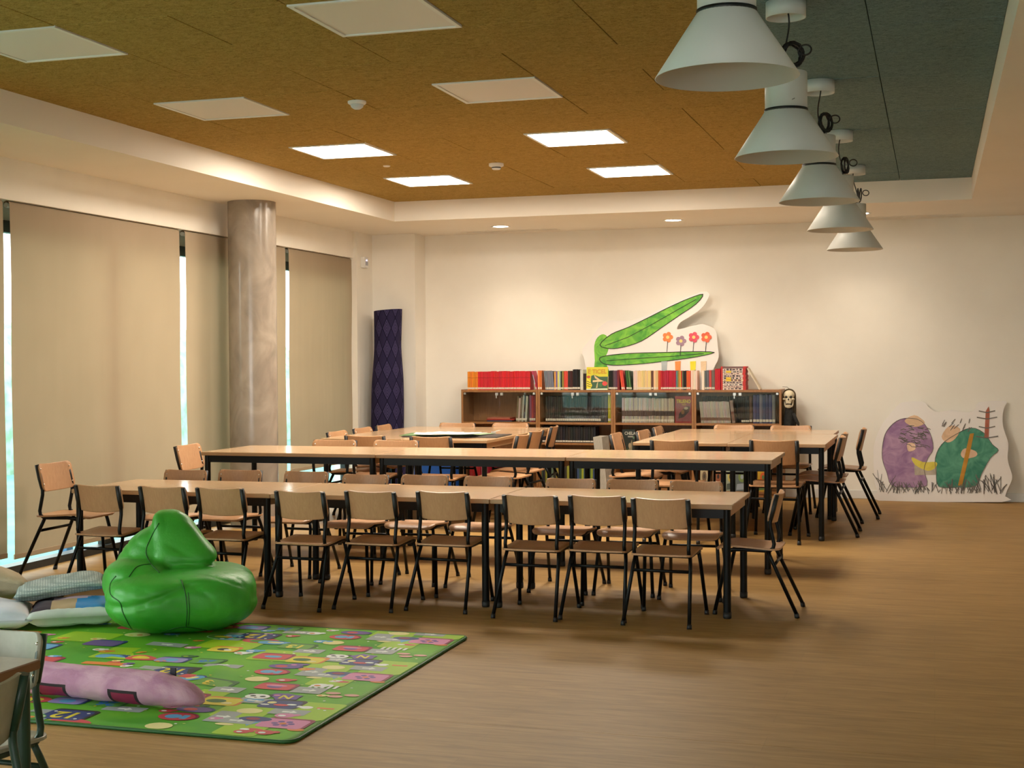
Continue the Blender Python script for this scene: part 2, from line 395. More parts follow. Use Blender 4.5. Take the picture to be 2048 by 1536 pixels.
# concrete column
M_conc = noisy('varnished_concrete', (0.225, 0.185, 0.147), (0.365, 0.305, 0.245), 5.0, (1, 1, 0.7), 0.20, 0.10, 10, 0.8, spec=0.6, lo=0.30, hi=0.66)
col = MB().lathe([(0.202, 0), (0.202, SZ)], 56).build('concrete_column', M_conc, None, (-5.53, 10.56, 0))
tag(struct(col), 'round glossy concrete column before the blinds', 'column')

# ------------------------------------------------------------------ windows, blinds, outdoors
def window(name, y0, y1):
    wdw = MB(); X = -5.93
    wdw.box(X - 0.03, X + 0.075, y0, y1, 0.0, 0.05)
    wdw.box(X - 0.03, X + 0.03, y0, y1, 2.27, 2.35)
    wdw = struct(wdw.build(name, M_dframe))
    for yy in (y0, y1 - 0.05): MB().box(X - 0.03, X + 0.03, yy, yy + 0.05, 0.042, 2.475).build('mullion', M_dframe, wdw)
    for k in range(1):
        a = y0 + 0.05; b = y1 - 0.05
        MB().box(X - 0.004, X + 0.004, a, b, 0.042, 2.27).build('glass_pane', M_glass, wdw)
        MB().box(X - 0.004, X + 0.004, a, b, 2.35, 2.475).build('upper_panel', mat('white_infill', (0.8, 0.8, 0.78), 0.4), wdw)
    return wdw
for k, (a, b) in enumerate(((-4.4, -0.6), (-0.6, 3.3), (3.3, 6.3), (6.3, 8.95), (8.95, 11.1), (11.1, 13.34))): window('window_%d' % (k + 1), a, b)
def blind(y0, y1, zb, label):
    t = thing('roller_blind', label, 'blind', (-5.835, (y0 + y1) / 2, zb), 0, 'beige roller blinds')
    h = (y1 - y0) / 2; H = 2.455 - zb
    m = MB(); n = 10
    prof = [(0, 0.0)] + [(0.004 * math.sin(3 * PI * k / n), H * k / n) for k in range(1, n + 1)] + [(-0.010, H + 0.014), (-0.026, H + 0.02), (-0.042, H + 0.012), (-0.046, H - 0.008)]
    vs = []; fs = []
    NV = 14
    for (x, z) in prof:
        for i in range(NV + 1):
            yy = -h + 2 * h * i / NV; wv = 0.006 * math.sin(yy * 5.0 + 1.0) * (1 - z / (H + .05)) if z < H else 0
            vs.append((x + wv, yy, z))
    for j in range(len(prof) - 1):
        for i in range(NV): a = j * (NV + 1) + i; fs.append((a, a + 1, a + NV + 2, a + NV + 1))
    m.add(vs, fs, 0, True); m.build('fabric', M_blind, t)
    MB().tube([(-0.028, -h, H - 0.01), (-0.028, h, H - 0.01)], 0.017, 10).build('roller', M_alu, t)
    MB().box(-0.005, 0.006, -h, h, -0.012, 0.022, ch=0.002).build('bottom_bar', mat('blind_bar', (0.40, 0.31, 0.2), 0.6), t)
    return t
blind(5.55, 7.685, 0.13, 'beige roller blind behind the pile of cushions')
blind(7.755, 9.895, 0.11, 'beige roller blind behind the chair at the end of the low tables')
blind(9.985, 11.80, 0.11, 'beige roller blind half hidden by the concrete column')
blind(11.87, 13.415, 0.355, 'beige roller blind with the largest gap below, next to the rolled rug')
# outdoors
struct(MB().box(-40, -6.06, -30, 40, -0.5, -0.10).build('ground_outside', noisy('pale_terrace', (0.06, 0.24, 0.20), (0.12, 0.34, 0.29), 1.5, (1, 1, 1), 0.8)))
hm = MB(); rr = random.Random(3)
nu, nv = 60, 10; vs = []; fs = []
for i in range(nu + 1):
    for j in range(nv + 1):
        y = -10 + 35 * i / nu; a = PI * j / nv
        x = -13 - 1.2 * math.cos(a); z = -0.1 + 2.1 * math.sin(a)
        d = noise.noise(Vector((x * 2, y * 1.5, z * 2))) * 0.35
        vs.append((x + d, y, z + d * 0.6))
for i in range(nu):
    for j in range(nv): q = i * (nv + 1) + j; fs.append((q, q + 1, q + nv + 2, q + nv + 1))
hedge = hm.add(vs, fs, 0, True).build('hedge', noisy('hedge_leaves', (0.12, 0.24, 0.17), (0.26, 0.44, 0.34), 6, rough=0.8))
tag(hedge, 'green hedge seen through the gaps between the blinds', 'hedge')
for yy in (9.1, 12.35, 12.7):
    o = MB().box(-6.42, -6.34, yy - 0.04, yy + 0.04, -0.1, 1.1, ch=0.004).build('blue_post', mat('blue_post_paint', (0.05, 0.14, 0.30), 0.5)); tag(o, 'blue post standing outside the window', 'post', 'blue posts outside')

# ------------------------------------------------------------------ tables
def make_table(W, D, H, m_top, m_edge, m_leg, m_side):
    t = thing('table', '', '', (0, 0, 0))
    th = 0.026
    tp = MB().box(-W / 2, W / 2, -D / 2, D / 2, H - th, H, ch=0.003)
    tp.mi = [0 if i == len(tp.f) - 1 else 1 for i in range(len(tp.f))]
    tp.build('table_top', [m_top, m_edge], t)
    ix, iy = W / 2 - 0.035, D / 2 - 0.035
    for sx in (-1, 1):
        for sy in (-1, 1):
            lg = MB().lathe([(0.021, 0.03), (0.021, H - th)], 14, c=(sx * ix, sy * iy, 0)).build('leg', m_leg, t)
            MB().lathe([(0.0, 0.0), (0.020, 0.0), (0.023, 0.006), (0.023, 0.034), (0.0, 0.034)], 14, c=(sx * ix, sy * iy, 0)).build('foot_cap', M_blackp, lg)
    for sy in (-1, 1): MB().box(-ix, ix, sy * iy - 0.012, sy * iy + 0.012, H - th - 0.05, H - th).build('long_rail', m_leg, t)
    for sx in (-1, 1): MB().box(sx * ix - 0.012, sx * ix + 0.012, -iy + 0.02, iy - 0.02, H - th - 0.045, H - th).build('end_rail', m_side, t)
    return t
low = make_table(1.362, 0.74, 0.615, M_ttop, M_tedge, M_black, M_tedge)
tall = make_table(1.374, 0.79, 0.742, M_ttop, M_tedge, M_black, M_tedge)
sq = make_table(0.745, 1.42, 0.740, M_ttop, M_tedge, M_black, M_tedge)
cross = make_table(1.44, 0.70, 0.740, M_ttop, M_tedge, M_black, M_tedge)
used = set()
def place(proto, loc, rz, label, cat, group=None, s=None, name=None):
    o = proto if proto.name not in used else copy_tree(proto)
    used.add(proto.name)
    o.location = loc; o.rotation_euler = (0, 0, rz)
    if s: o.scale = (s, s, s)
    tag(o, label, cat)
    if group: o['group'] = group
    elif 'group' in o: del o['group']
    return o
for k, n in enumerate(('right end table of the long low row, with a single chair at its end', 'middle table of the long low row in front of the play mat', 'left end table of the long low row, closest to the window')):
    place(low, (-1.03 - 1.367 * (k + 0.5), 7.75, 0), 0, n, 'table', 'low tables pushed end to end')
for k, n in enumerate(('right end table of the taller second row', 'middle table of the taller second row', 'left end table of the taller second row, before the column')):
    place(tall, (-0.995 - 1.379 * (k + 0.5), 8.97 + 0.395, 0), 0, n, 'table', 'taller tables pushed end to end')
place(sq, (-1.163, 11.42, 0), 0, 'front right table of the cluster before the skull and cut-out boards', 'table', 'tables of the right back cluster')
place(sq, (-1.912, 11.43, 0), 0, 'front left table of the right back cluster, its end to the magazines', 'table', 'tables of the right back cluster')
place(cross, (-1.55, 12.50, 0), 0, 'crosswise table of the right back cluster, nearest the bookcases', 'table', 'tables of the right back cluster')
place(sq, (-3.885, 11.47, 0), 0, 'front right table of the cluster with the papers on it', 'table', 'tables of the left back cluster')
place(sq, (-4.635, 11.47, 0), 0, 'front left table of the cluster with the papers, by the rolled rug', 'table', 'tables of the left back cluster')
place(cross, (-4.25, 12.54, 0), 0, 'crosswise table behind the papers, nearest the first bookcase', 'table', 'tables of the left back cluster')

# ------------------------------------------------------------------ chairs (local: front is +y, unit = small size)
def corner(v, lo, hi, w, r):
    d = 0
    if v < lo + r: d = (lo + r - v) / r
    elif v > hi - r: d = (v - hi + r) / r
    return w - r * (1 - math.sqrt(max(0.0, 1 - d * d)))
def make_chair(m_wood, m_met, name='school_chair'):
    t = thing(name, '', '', (0, 0, 0))
    # plywood seat with a waterfall front
    lo, hi, w, r = -0.155, 0.195, 0.166, 0.045
    vs = [lo, lo + 0.006, lo + 0.02, lo + r, -0.06, 0.0, 0.06, hi - 0.075, hi - r, hi - 0.03, hi - 0.018, hi - 0.007, hi]
    def sz(x, v):
        z = 0.374 + 0.07 * v - 0.010 * math.exp(-((v + 0.03) / 0.09) ** 2) * (1 - (x / w) ** 2)
        if v > 0.10: z -= 0.030 * ((v - 0.10) / 0.095) ** 2
        if v < -0.1: z += 0.006 * ((-v - 0.1) / 0.055) ** 2
        return z
    MB().panel([(v, corner(v, lo, hi, w, r)) for v in vs], 8, lambda x, v: (x, v, sz(x, v)), lambda x, v: (0, -0.006 * (v > 0.15), -0.0095)).build('seat', m_wood, t)
    # curved plywood backrest
    lo2, hi2, w2, r2 = 0.508, 0.668, 0.160, 0.030
    zs = [lo2, lo2 + 0.004, lo2 + 0.012, lo2 + r2, 0.57, 0.61, hi2 - r2, hi2 - 0.012, hi2 - 0.004, hi2]
    def by(x, z): return -0.100 - (z - 0.50) * 0.235 + 0.020 - 0.034 * (1 - (x / w2) ** 2)
    MB().panel([(z, corner(z, lo2, hi2, w2, r2)) for z in zs], 12, lambda x, z: (x, by(x, z), z - 0.009 * (1 - (x / w2) ** 2)), lambda x, z: (0, -0.0085, -0.002)).build('backrest', m_wood, t)
    for s in (-1, 1):
        x = 0.148 * s
        path = [(x, -0.1365, 0.655), (x, -0.118, 0.58), (x, -0.1015, 0.512), (x, -0.102, 0.485), (x, -0.116, 0.42), (x, -0.122, 0.392), (x, -0.117, 0.368), (x, -0.099, 0.3555), (x, -0.072, 0.353), (x, 0.06, 0.356), (x, 0.145, 0.352)]
        MB().tube(path, 0.0105, 8).build('side_frame', m_met, t)
        MB().tube([(x, -0.1372, 0.659), (x, -0.118, 0.58), (x, -0.103, 0.522)], [0.0135, 0.0145, 0.0125], 8).build('upright_sleeve', M_blackp if m_met is M_black else m_met, t)
        for (ya, za, yb) in ((-0.088, 0.352, -0.247), (0.125, 0.354, 0.197)):
            mid = 0.72
            lg = MB().tube([(x, ya, za), (x + 0.006 * s, ya + (yb - ya) * 0.12, za * 0.88), (0.177 * s, yb, 0.012)], 0.0105, 8).build('leg', m_met, t)
            MB().tube([(0.1768 * s, yb - (yb - ya) * 0.03, 0.024), (0.1772 * s, yb, 0.0)], [0.0125, 0.0135], 8).build('foot_cap', M_blackp, lg)
        for z in (0.545, 0.633):
            xx = 0.142 * s
            MB().lathe([(0.0, 0.0045), (0.003, 0.004), (0.0052, 0.0)], 8, M=Matrix.Translation((xx, by(xx, z) + 0.0005, z)) @ Matrix.Rotation(-PI / 2, 4, 'X')).build('screw', M_chrome, t)
    yb = -0.088 - 0.159 * 0.22
    MB().tube([(-0.157, yb, 0.277), (0.157, yb, 0.277)], 0.0085, 8).build('stretcher', m_met, t)
    MB().tube([(-0.150, 0.110, 0.347), (0.150, 0.110, 0.347)], 0.0085, 8).build('stretcher', m_met, t)
    MB().tube([(-0.148, -0.085, 0.352), (0.148, -0.085, 0.352)], 0.0085, 8).build('stretcher', m_met, t)
    return t
chair = make_chair(M_beech, M_black)
SB = 1.17
def chair_at_back(x, y, s, rz, label, group, jit=0.0):
    """a chair whose backrest top (middle) is seen at this pixel"""
    P = zp(x, y, 0.664 * s); a = rz + jit
    off = Matrix.Rotation(a, 3, 'Z') @ Vector((0, -0.146 * s, 0))
    return place(chair, (P.x - off.x, P.y - off.y, 0), a, label, 'chair', group, s)
def chair_at_feet(x0, y0, x1, y1, s, rz, label, group):
    P = (zp(x0, y0, 0) + zp(x1, y1, 0)) / 2
    off = Matrix.Rotation(rz, 3, 'Z') @ Vector((0, -0.247 * s, 0))
    return place(chair, (P.x - off.x, P.y - off.y, 0), rz, label, 'chair', group, s)
L1 = 'small beech chair pushed under the low tables from the play mat side'
ORD = ['first', 'second', 'third', 'fourth', 'fifth', 'sixth', 'seventh', 'eighth', 'ninth']
for k, (x, y) in enumerate(((191, 970), (321, 973), (457, 976), (597, 982), (738, 982), (890, 983), (1058, 990), (1192, 991), (1333, 997))):
    chair_at_back(x, y, 1.0, 0, ORD[k] + ' small chair from the window, play mat side of the low tables', 'small chairs along the play mat side', random.uniform(-0.05, 0.02))
L2 = 'small beech chair pushed under the low tables from the taller table side'
for k, (x, y) in enumerate(((375, 939), (484, 939), (616, 942), (734, 948), (852, 949), (979, 952), (1134, 956), (1257, 958), (1394, 962))):
    chair_at_back(x, y, 1.0, PI, ORD[k] + ' small chair from the window, taller table side of the low tables', 'small chairs along the taller table side', random.uniform(-0.03, 0.03))
chair_at_feet(1586, 1236, 1600, 1213, 1.0, PI / 2, 'single small beech chair at the open right end of the low tables', None)
chair_at_feet(35, 1157, 113, 1138, 1.12, -PI / 2 + 0.02, 'larger beech chair at the window end of the low tables', None)
chair_at_back(358, 890, SB, -PI / 2, 'large chair at the window end of the taller tables', None, 0.05)
for k, (x, y) in enumerate(((672, 879), (804, 880))):
    chair_at_back(x, y, SB, PI, 'large chair on the far side of the taller second row, ' + ['nearer the column', 'nearer the middle'][k], 'large chairs behind the taller row', random.uniform(-0.03, 0.03))
for k, (x, y) in enumerate(((737, 871), (860, 873))):
    chair_at_back(x, y, SB, 0, 'large chair before the papers, backed towards the taller row, ' + ['nearer the window', 'nearer the aisle'][k], 'large chairs at the near end of the papers cluster', random.uniform(-0.04, 0.04))
for k, (x, y) in enumerate(((685, 862), (728, 854), (773, 850))):
    chair_at_back(x, y, SB, -PI / 2, 'large chair on the rug side of the cluster with the papers, ' + ['farthest from the rug', 'in the middle', 'closest to the rug'][k], 'large chairs at the rug side of the papers cluster', random.uniform(-0.06, 0.06))
for k, (x, y) in enumerate(((1042, 870), (1076, 861), (1105, 853))):
    chair_at_back(x, y, SB, PI / 2, 'large chair on the aisle side of the cluster with the papers, ' + ['farthest from the bookcases', 'in the middle', 'closest to the bookcases'][k], 'large chairs at the aisle side of the papers cluster', random.uniform(-0.04, 0.10))
for k, (x, y) in enumerate(((896, 845.5), (1041, 846))):
    chair_at_back(x, y, SB, PI, 'large chair between the papers cluster and the first bookcase, ' + ['nearer the pilaster', 'nearer the second bookcase'][k], 'large chairs at the bookcase end of the papers cluster')
for k, (x, y) in enumerate(((1347, 880), (1547, 880))):
    chair_at_back(x, y, SB, 0, 'large chair at the near end of the right back cluster, ' + ['nearer the aisle', 'nearer the open floor'][k], 'large chairs at the near end of the right cluster', random.uniform(-0.06, 0.02))
for k, (x, y) in enumerate(((1227, 866), (1281, 860), (1311, 853))):
    chair_at_back(x, y, SB, -PI / 2, 'large chair on the aisle side of right back cluster, ' + ['farthest from the bookcases', 'in the middle', 'closest to the bookcases'][k], 'large chairs at the aisle side of the right cluster', random.uniform(-0.06, 0.06))
for k, q in enumerate(((1687.6, 1077, 1697, 1064), (1719, 1060, 1725, 1047), (1757, 1040, 1759, 1027))):
    chair_at_feet(*q, SB, PI / 2, 'large chair on the open side of the right back cluster, ' + ['farthest from the hill board', 'in the middle', 'closest to the hill board'][k], 'large chairs at the open side of the right cluster')
for k, (x, y) in enumerate(((1467, 850), (1581, 851))):
    chair_at_back(x, y, SB, PI, 'large chair between the right back cluster and the bookcases, ' + ['nearer the aisle', 'nearer the skull'][k], 'large chairs at the bookcase end of the right cluster')

# settle the chairs that would touch a table leg or a neighbour
NUDGE = {16: (0.03, 0), 18: (0.02, 0), 32: (-0.10, 0.02), 2: (-0.065, 0), 5: (-0.022, 0), 8: (-0.036, 0), 15: (0.032, 0), 20: (0, 0.085), 22: (-0.04, 0), 23: (-0.04, 0), 25: (-0.075, 0), 26: (0, -0.085), 27: (-0.08, 0.065), 31: (0.09, 0.05), 28: (0, 0.115), 30: (0, 0.11), 38: (0.095, 0.075), 42: (0, 0.055), 41: (0, 0.05)}
for o in list(bpy.data.objects):
    if o.parent is None and o.name.startswith('school_chair'):
        i = int(o.name.split('.')[1]) if '.' in o.name else 0
        if i in NUDGE: o.location.x += NUDGE[i][0]; o.location.y += NUDGE[i][1]

# pale table and chairs with green frames beside the play mat
gt = make_table(1.2, 0.70, 0.615, M_pale, M_paleedge, M_greenm, M_greenm)
c = zp(82, 1318, 0.615)
place(gt, (c.x - 0.6, c.y - 0.35, 0), 0, 'pale table with green legs beside the pink bolster', 'table')
gchair = make_chair(M_pale, M_greenm)
P = zp(3, 1257, 0.664 * 0.97)
place(gchair, (P.x, P.y - 0.146 * 0.97, 0), PI - 0.02, 'pale chair with green frame standing between the pale table and the play mat', 'chair', None, 0.97)
P = zp(46, 1349, 0.655)
place(gchair, (P.x - 0.1365, P.y - 0.148, 0), PI / 2 - 0.05, 'pale chair with green frame at the end of the pale table', 'chair', None, 1.0)

# ------------------------------------------------------------------ pendant lamps
M_shade = mat('pendant_white', (0.62, 0.63, 0.60), 0.45)
def make_pendant():
    t = thing('pendant_lamp', '', '', (0, 0, 0))     # origin at the ceiling
    RZ = 2.268 - CZ
    MB().lathe([(0.0, 0), (0.086, 0), (0.086, -0.068), (0.080, -0.068), (0.080, -0.045), (0.0, -0.045)], 36).build('canopy', M_shade, t)
    MB().lathe([(0.091, RZ + 0.20), (0.222, RZ), (0.2195, RZ - 0.001), (0.0885, RZ + 0.197)], 56).build('shade', M_shade, t)
    MB().lathe([(0.0, RZ + 0.365), (0.088, RZ + 0.365), (0.0905, RZ + 0.362), (0.0905, RZ + 0.205), (0.0, RZ + 0.205)], 40).build('housing', M_shade, t)
    MB().lathe([(0.084, RZ + 0.210), (0.0935, RZ + 0.208), (0.0935, RZ + 0.192), (0.084, RZ + 0.192)], 40).build('black_ring', M_blackp, t)
    MB().disc(0.084, RZ + 0.17, 32, up=False).build('lens', mat('pendant_lens', (0.55, 0.55, 0.52), 0.3), t)
    MB().lathe([(0.0, RZ + 0.372), (0.05, RZ + 0.372), (0.055, RZ + 0.365)], 24).build('cap', M_blackp, t)
    return t
pend = make_pendant()
M_cord = mat('black_cord', (0.006, 0.006, 0.007), 0.5)
def cord_of(t, sd):
    rr = random.Random(sd); RZ = 2.268 - CZ
    p0 = Vector((0, 0, -0.045)); p3 = Vector((0.012, 0.0, RZ + 0.373)); pts = []
    for k in range(13):
        u = k / 12; p = p0.lerp(p3, u); p.x += 0.012 * math.sin(u * PI * 1.6 + sd); p.y += 0.008 * math.sin(u * 5); pts.append(p)
    pts[-1] = p3
    MB().tube(pts, 0.0040, 6).build('cord', M_cord, t)
    coil = []; n = 200; cx = Vector((0.03, -0.03, RZ + 0.435))
    for k in range(n):
        a = 2 * PI * k / n * 9.0; rad = 0.046 + 0.007 * math.sin(k * 0.9 + sd) + 0.004 * rr.random()
        tl = 0.5 + sd * 0.15
        q = Vector((math.cos(a) * rad, math.sin(a * 0.5 + sd) * 0.012, math.sin(a) * rad))
        coil.append(cx + Matrix.Rotation(tl, 3, 'Z') @ q)
    MB().tube(coil, 0.0042, 5).build('cord_coil', M_cord, t)
    lp = [cx + Vector((0.028 + 0.026 * (1 - math.cos(a)), 0.006, 0.018 - 0.022 * math.sin(a))) for a in [2 * PI * k / 20 for k in range(21)]]
    MB().tube(lp, 0.0038, 5).build('cord_loop', M_cord, t)
PLAB = ['cone pendant lamp hanging over the open floor, first of its row, coil hidden', 'second cone pendant lamp from the open floor end of the row', 'third cone pendant lamp in the row, the middle one', 'fourth cone pendant lamp in the row towards the back wall', 'last cone pendant lamp of the row, before the back wall']
pends = [pend] + [copy_tree(pend) for _ in range(4)]
for k, t in enumerate(pends):
    t.location = (-0.612, 4.29 + 1.79 * k, CZ); t.rotation_euler = (0, 0, 0.1 * k)
    tag(t, PLAB[k], 'pendant lamp', 'cone pendant lamps in a row'); cord_of(t, k)
    if k < 2:
        a = math.radians(-106 if k == 0 else -65); mk = MB(); RZ = 2.268 - CZ
        for q in range(5):         # a faint slanted maker's mark, too small to read
            th = a + (q - 2) * 0.028; zz = RZ + 0.232 + 0.0012 * q
            c0, s0, c1, s1 = math.cos(th), math.sin(th), math.cos(th + 0.022), math.sin(th + 0.022); R0 = 0.0909
            mk.add([(R0 * c0, R0 * s0, zz), (R0 * c1, R0 * s1, zz + 0.001), (R0 * c1, R0 * s1, zz + 0.005), (R0 * c0, R0 * s0, zz + 0.004)], [(0, 1, 2, 3)])
        mk.build('maker_mark', mat('grey_print', (0.10, 0.10, 0.09), 0.6), t)
        t.rotation_euler = (0, 0, 0)

# ------------------------------------------------------------------ bookcases
BX = [-4.756, -3.918, -3.122, -2.297, -1.433]
BY0, BY1, BT, BM, BZ = 13.70, 14.05, 1.085, 0.742, 0.022
CLAB = ['first wooden bookcase, nearly empty upper shelf, beside the pilaster', 'second wooden bookcase, full of black books behind glass', 'third wooden bookcase, with the red comic behind its glass', 'fourth wooden bookcase, next to the hanging skull']
LOWZ = [0.40, 0.53, 0.40, 0.40]
for k in range(4):
    x0, x1 = BX[k] + 0.001, BX[k + 1] - 0.001
    t = thing('bookcase', CLAB[k], 'bookcase', ((x0 + x1) / 2, BY0, 0), 0, 'bookcases along the back wall')
    h = (x1 - x0) / 2; D = BY1 - BY0
    for s in (-1, 1): MB().box(s * h, s * (h - BZ), 0, D, 0, BT + 0.006, ch=0.0015).build('side_panel', M_case, t)
    MB().box(-h + BZ, h - BZ, 0.002, D, BT - BZ, BT).build('top_panel', M_case, t)
    MB().box(-h + BZ, h - BZ, 0.004, D, BM - BZ / 2, BM + BZ / 2).build('shelf', M_case, t)
    MB().box(-h + BZ, h - BZ, 0.02, D, LOWZ[k] - 0.01, LOWZ[k] + 0.01).build('shelf', M_case, t)
    MB().box(-h + BZ, h - BZ, 0.004, D, 0.06, 0.08).build('bottom_panel', M_case, t)
    MB().box(-h + BZ, h - BZ, 0.02, 0.035, 0, 0.06).build('plinth', M_case, t)
    MB().box(-h + BZ, h - BZ, D - 0.008, D, 0.08, BT - BZ).build('back_panel', M_case, t)
    for s in (-1, 1):
        d = MB().box(s * 0.002, s * (h - BZ - 0.003), 0.004, 0.009, BM + BZ / 2 + 0.003, BT - BZ - 0.003).build('glass_door', M_cglass, t)
        MB().box(s * (h - BZ - 0.006), s * (h - BZ - 0.030), -0.001, 0.014, BT - BZ - 0.026, BT - BZ - 0.005, ch=0.002).build('hinge', M_alu, d)
        MB().box(s * 0.012, s * 0.042, -0.004, 0.013, BT - BZ - 0.034, BT - BZ - 0.006, ch=0.002).build('lock', M_alu, d)
    if k != 2: MB().box(-0.034, -0.024, -0.006, -0.003, BT - BZ - 0.062, BT - BZ - 0.034).build('key', M_alu, t)

# ------------------------------------------------------------------ books
M_page = noisy('paper_pages', (0.66, 0.60, 0.48), (0.74, 0.69, 0.58), 60, (1, 1, 1), 0.8)
def book_mesh():
    m = MB()
    c = 0.06
    # unit book: x width, y depth (spine at y=0), z height; boards and rounded spine, page block set back
    m.box(0, c, 0.0, 1, 0, 1, 0); m.box(1 - c, 1, 0.0, 1, 0, 1, 0)
    sp = [(c, 0.0), (0.25, -0.012), (0.5, -0.018), (0.75, -0.012), (1 - c, 0.0), (1 - c, 0.02), (c, 0.02)]
    m.prism(sp, lambda u, v, t: (u, v, t), 0, 1, 0)
    m.box(c, 1 - c, 0.02, 0.97, 0.02, 0.985, 1)
    return m.mesh('book', [None, M_page])
BM0 = book_mesh(); 
LBM = MB().box(0.02, 0.98, -0.021, -0.0185, 0, 1).mesh('spine_label', M_page)
def book(x, w, z, h, rgb, lab, grp, y=BY0 + 0.02, d=0.14, tilt=0.0, label=True, flatlie=False, band=None, name='book', rough=0.5):
    o = bpy.data.objects.new(name, BM0); COL.objects.link(o)
    o.location = (x, y, z); o.scale = (w, d, h); o.rotation_euler = (0, tilt, 0)
    o.material_slots[0].link = 'OBJECT'; o.material_slots[0].material = flat(rgb, rough)
    tag(o, lab, 'book', grp)
    if label:
        l = bpy.data.objects.new('spine_label', LBM); COL.objects.link(l); l.parent = o; l.location = (0, 0, 0.05); l.scale = (1, 1, 0.09)
    if band:
        l = bpy.data.objects.new('spine_band', LBM); COL.objects.link(l); l.parent = o; l.location = (0, 0.0, band[1]); l.scale = (1, 1, band[2])
        l.material_slots[0].link = 'OBJECT'; l.material_slots[0].material = flat(band[0])
    return o
rb = random.Random(11)
def X(px, Y=BY0): return yp(px, 765, Y).x
def jit(c, a=10): return tuple(max(0, min(255, int(v + rb.uniform(-a, a)))) for v in c)
def run(p0, p1, n, h, rgb, lab, grp, z=BT, tilt=0.0, label=True, band=None, jh=0.004, d=0.14, y=BY0 + 0.02, ja=10, rough=0.5):
    a, b = X(p0), X(p1)
    if tilt < 0: a += h * math.sin(-tilt) * 0.75
    if tilt > 0: b -= h * math.sin(tilt) * 0.75
    wd = (b - a) / n; ct = math.cos(tilt)
    for i in range(n):
        c = rgb[i % len(rgb)] if isinstance(rgb[0], tuple) else rgb
        hh = h + rb.uniform(-jh, jh)
        book(a + wd * i, wd * ct * 0.94, z + (0.0005 if tilt >= 0 else 0) + (0 if tilt <= 0 else wd * ct * math.sin(tilt)), hh, jit(c, ja), lab, grp, tilt=tilt, label=label, band=band, d=d, y=y + rb.uniform(-0.003, 0.006), rough=rough)
T = 'books on top of the bookcases'
run(933.8, 954.5, 7, 0.192, (226, 128, 22), 'orange paperback with white label at the start of the long red row', 'orange paperbacks', band=((60, 40, 10), 0.66, 0.012), ja=12)
run(954.7, 1059.5, 35, 0.193, (205, 22, 34), 'red paperback with white label in the long row on the first bookcase', 'red paperbacks', band=((70, 10, 14), 0.66, 0.012))
book(X(1071), 0.010, BT + 0.001, 0.20, (190, 40, 90), 'magenta comic leaning against the red paperbacks', T, tilt=-0.24, band=((150, 150, 165), 0.3, 0.5), d=0.15)
run(1074.5, 1082.5, 2, 0.198, [(230, 130, 60), (214, 110, 40)], 'orange hardback standing past the leaning magenta comic', 'orange hardbacks')
run(1087.5, 1107.5, 9, 0.195, (122, 126, 140), 'thin grey volume leaning in the set on the second bookcase', 'grey volumes', tilt=-0.10)
run(1107.5, 1126.5, 6, 0.192, [(228, 165, 90), (120, 100, 150), (214, 204, 110), (176, 190, 170), (20, 40, 30), (150, 130, 60)], 'mixed coloured volume next to the leaning grey set', 'mixed volumes beside the grey set', ja=6)
run(1127, 1134.8, 2, 0.195, (208, 62, 48), 'red volume between the grey set and the brown ones', 'red pair')
run(1135, 1144.3, 4, 0.194, (62, 36, 28), 'dark brown volume beside the tall black books', 'dark brown volumes')
run(1144.5, 1159, 7, 0.208, (20, 18, 18), 'tall black book beside the yellow comic', 'tall black books')
run(1159.3, 1165.5, 2, 0.205, (214, 206, 196), 'tall white book beside the yellow comic', 'tall white books')
run(1166, 1172, 2, 0.165, (26, 24, 22), 'short black book behind the yellow comic', 'short black books', label=False)
run(1216.5, 1225.5, 4, 0.197, (24, 20, 22), 'black book to the right of the yellow comic', 'black books right of the yellow comic')
run(1225.5, 1234, 3, 0.196, (94, 66, 78), 'dull purple book beside the dark red one', 'dull purple books')
run(1234, 1238.6, 1, 0.206, (120, 16, 28), 'dark red book taller than its neighbours', None, label=False)
run(1239, 1249, 2, 0.197, (222, 76, 58), 'bright red book leaning on the dark red one', 'leaning red pair', tilt=-0.12)
run(1249.5, 1263.5, 5, 0.195, [(24, 30, 22), (58, 120, 54), (40, 74, 40), (96, 140, 74), (28, 60, 34)], 'green and black book leaning beside the red pair', 'leaning green books', tilt=-0.10, ja=6)
run(1266, 1274, 4, 0.193, (232, 214, 200), 'white volume before the cream set', 'white volumes before the cream set')
run(1274, 1301.5, 9, 0.193, (224, 196, 140), 'cream volume in the set with the brown one', 'cream set')
run(1301.7, 1306, 1, 0.193, (104, 62, 40), 'single brown volume closing the cream set', None)
run(1306.2, 1315.5, 3, 0.193, (228, 190, 140), 'pale peach volume after the single brown one', 'pale peach volumes')
run(1315.7, 1321, 2, 0.193, (206, 70, 40), 'brick red volume before the crimson set', 'brick red volumes', label=False)
run(1321.2, 1351, 8, 0.193, (178, 16, 46), 'crimson volume in the set on the third bookcase', 'crimson set')
run(1351.2, 1366, 6, 0.190, [(100, 120, 140), (110, 140, 90), (200, 120, 50), (216, 190, 80), (190, 60, 40), (90, 110, 80)], 'mixed coloured volume after the crimson set', 'mixed volumes after the crimson set', ja=6)
run(1366.2, 1372, 2, 0.194, (30, 20, 20), 'black volume between mixed and orange ones', 'black pair')
run(1372.2, 1380.7, 2, 0.194, (216, 86, 36), 'orange volume before the white ones', 'orange pair')
run(1381, 1394, 4, 0.195, (234, 212, 194), 'white volume on the joint of the third and fourth bookcases', 'white volumes at the joint', label=False)
run(1403, 1408.6, 1, 0.196, (238, 214, 196), 'lone white volume after the gap on the fourth bookcase', None, label=False)
run(1409, 1417.5, 3, 0.194, (104, 104, 112), 'grey volume before the pile of magazines', 'grey volumes before the pile')
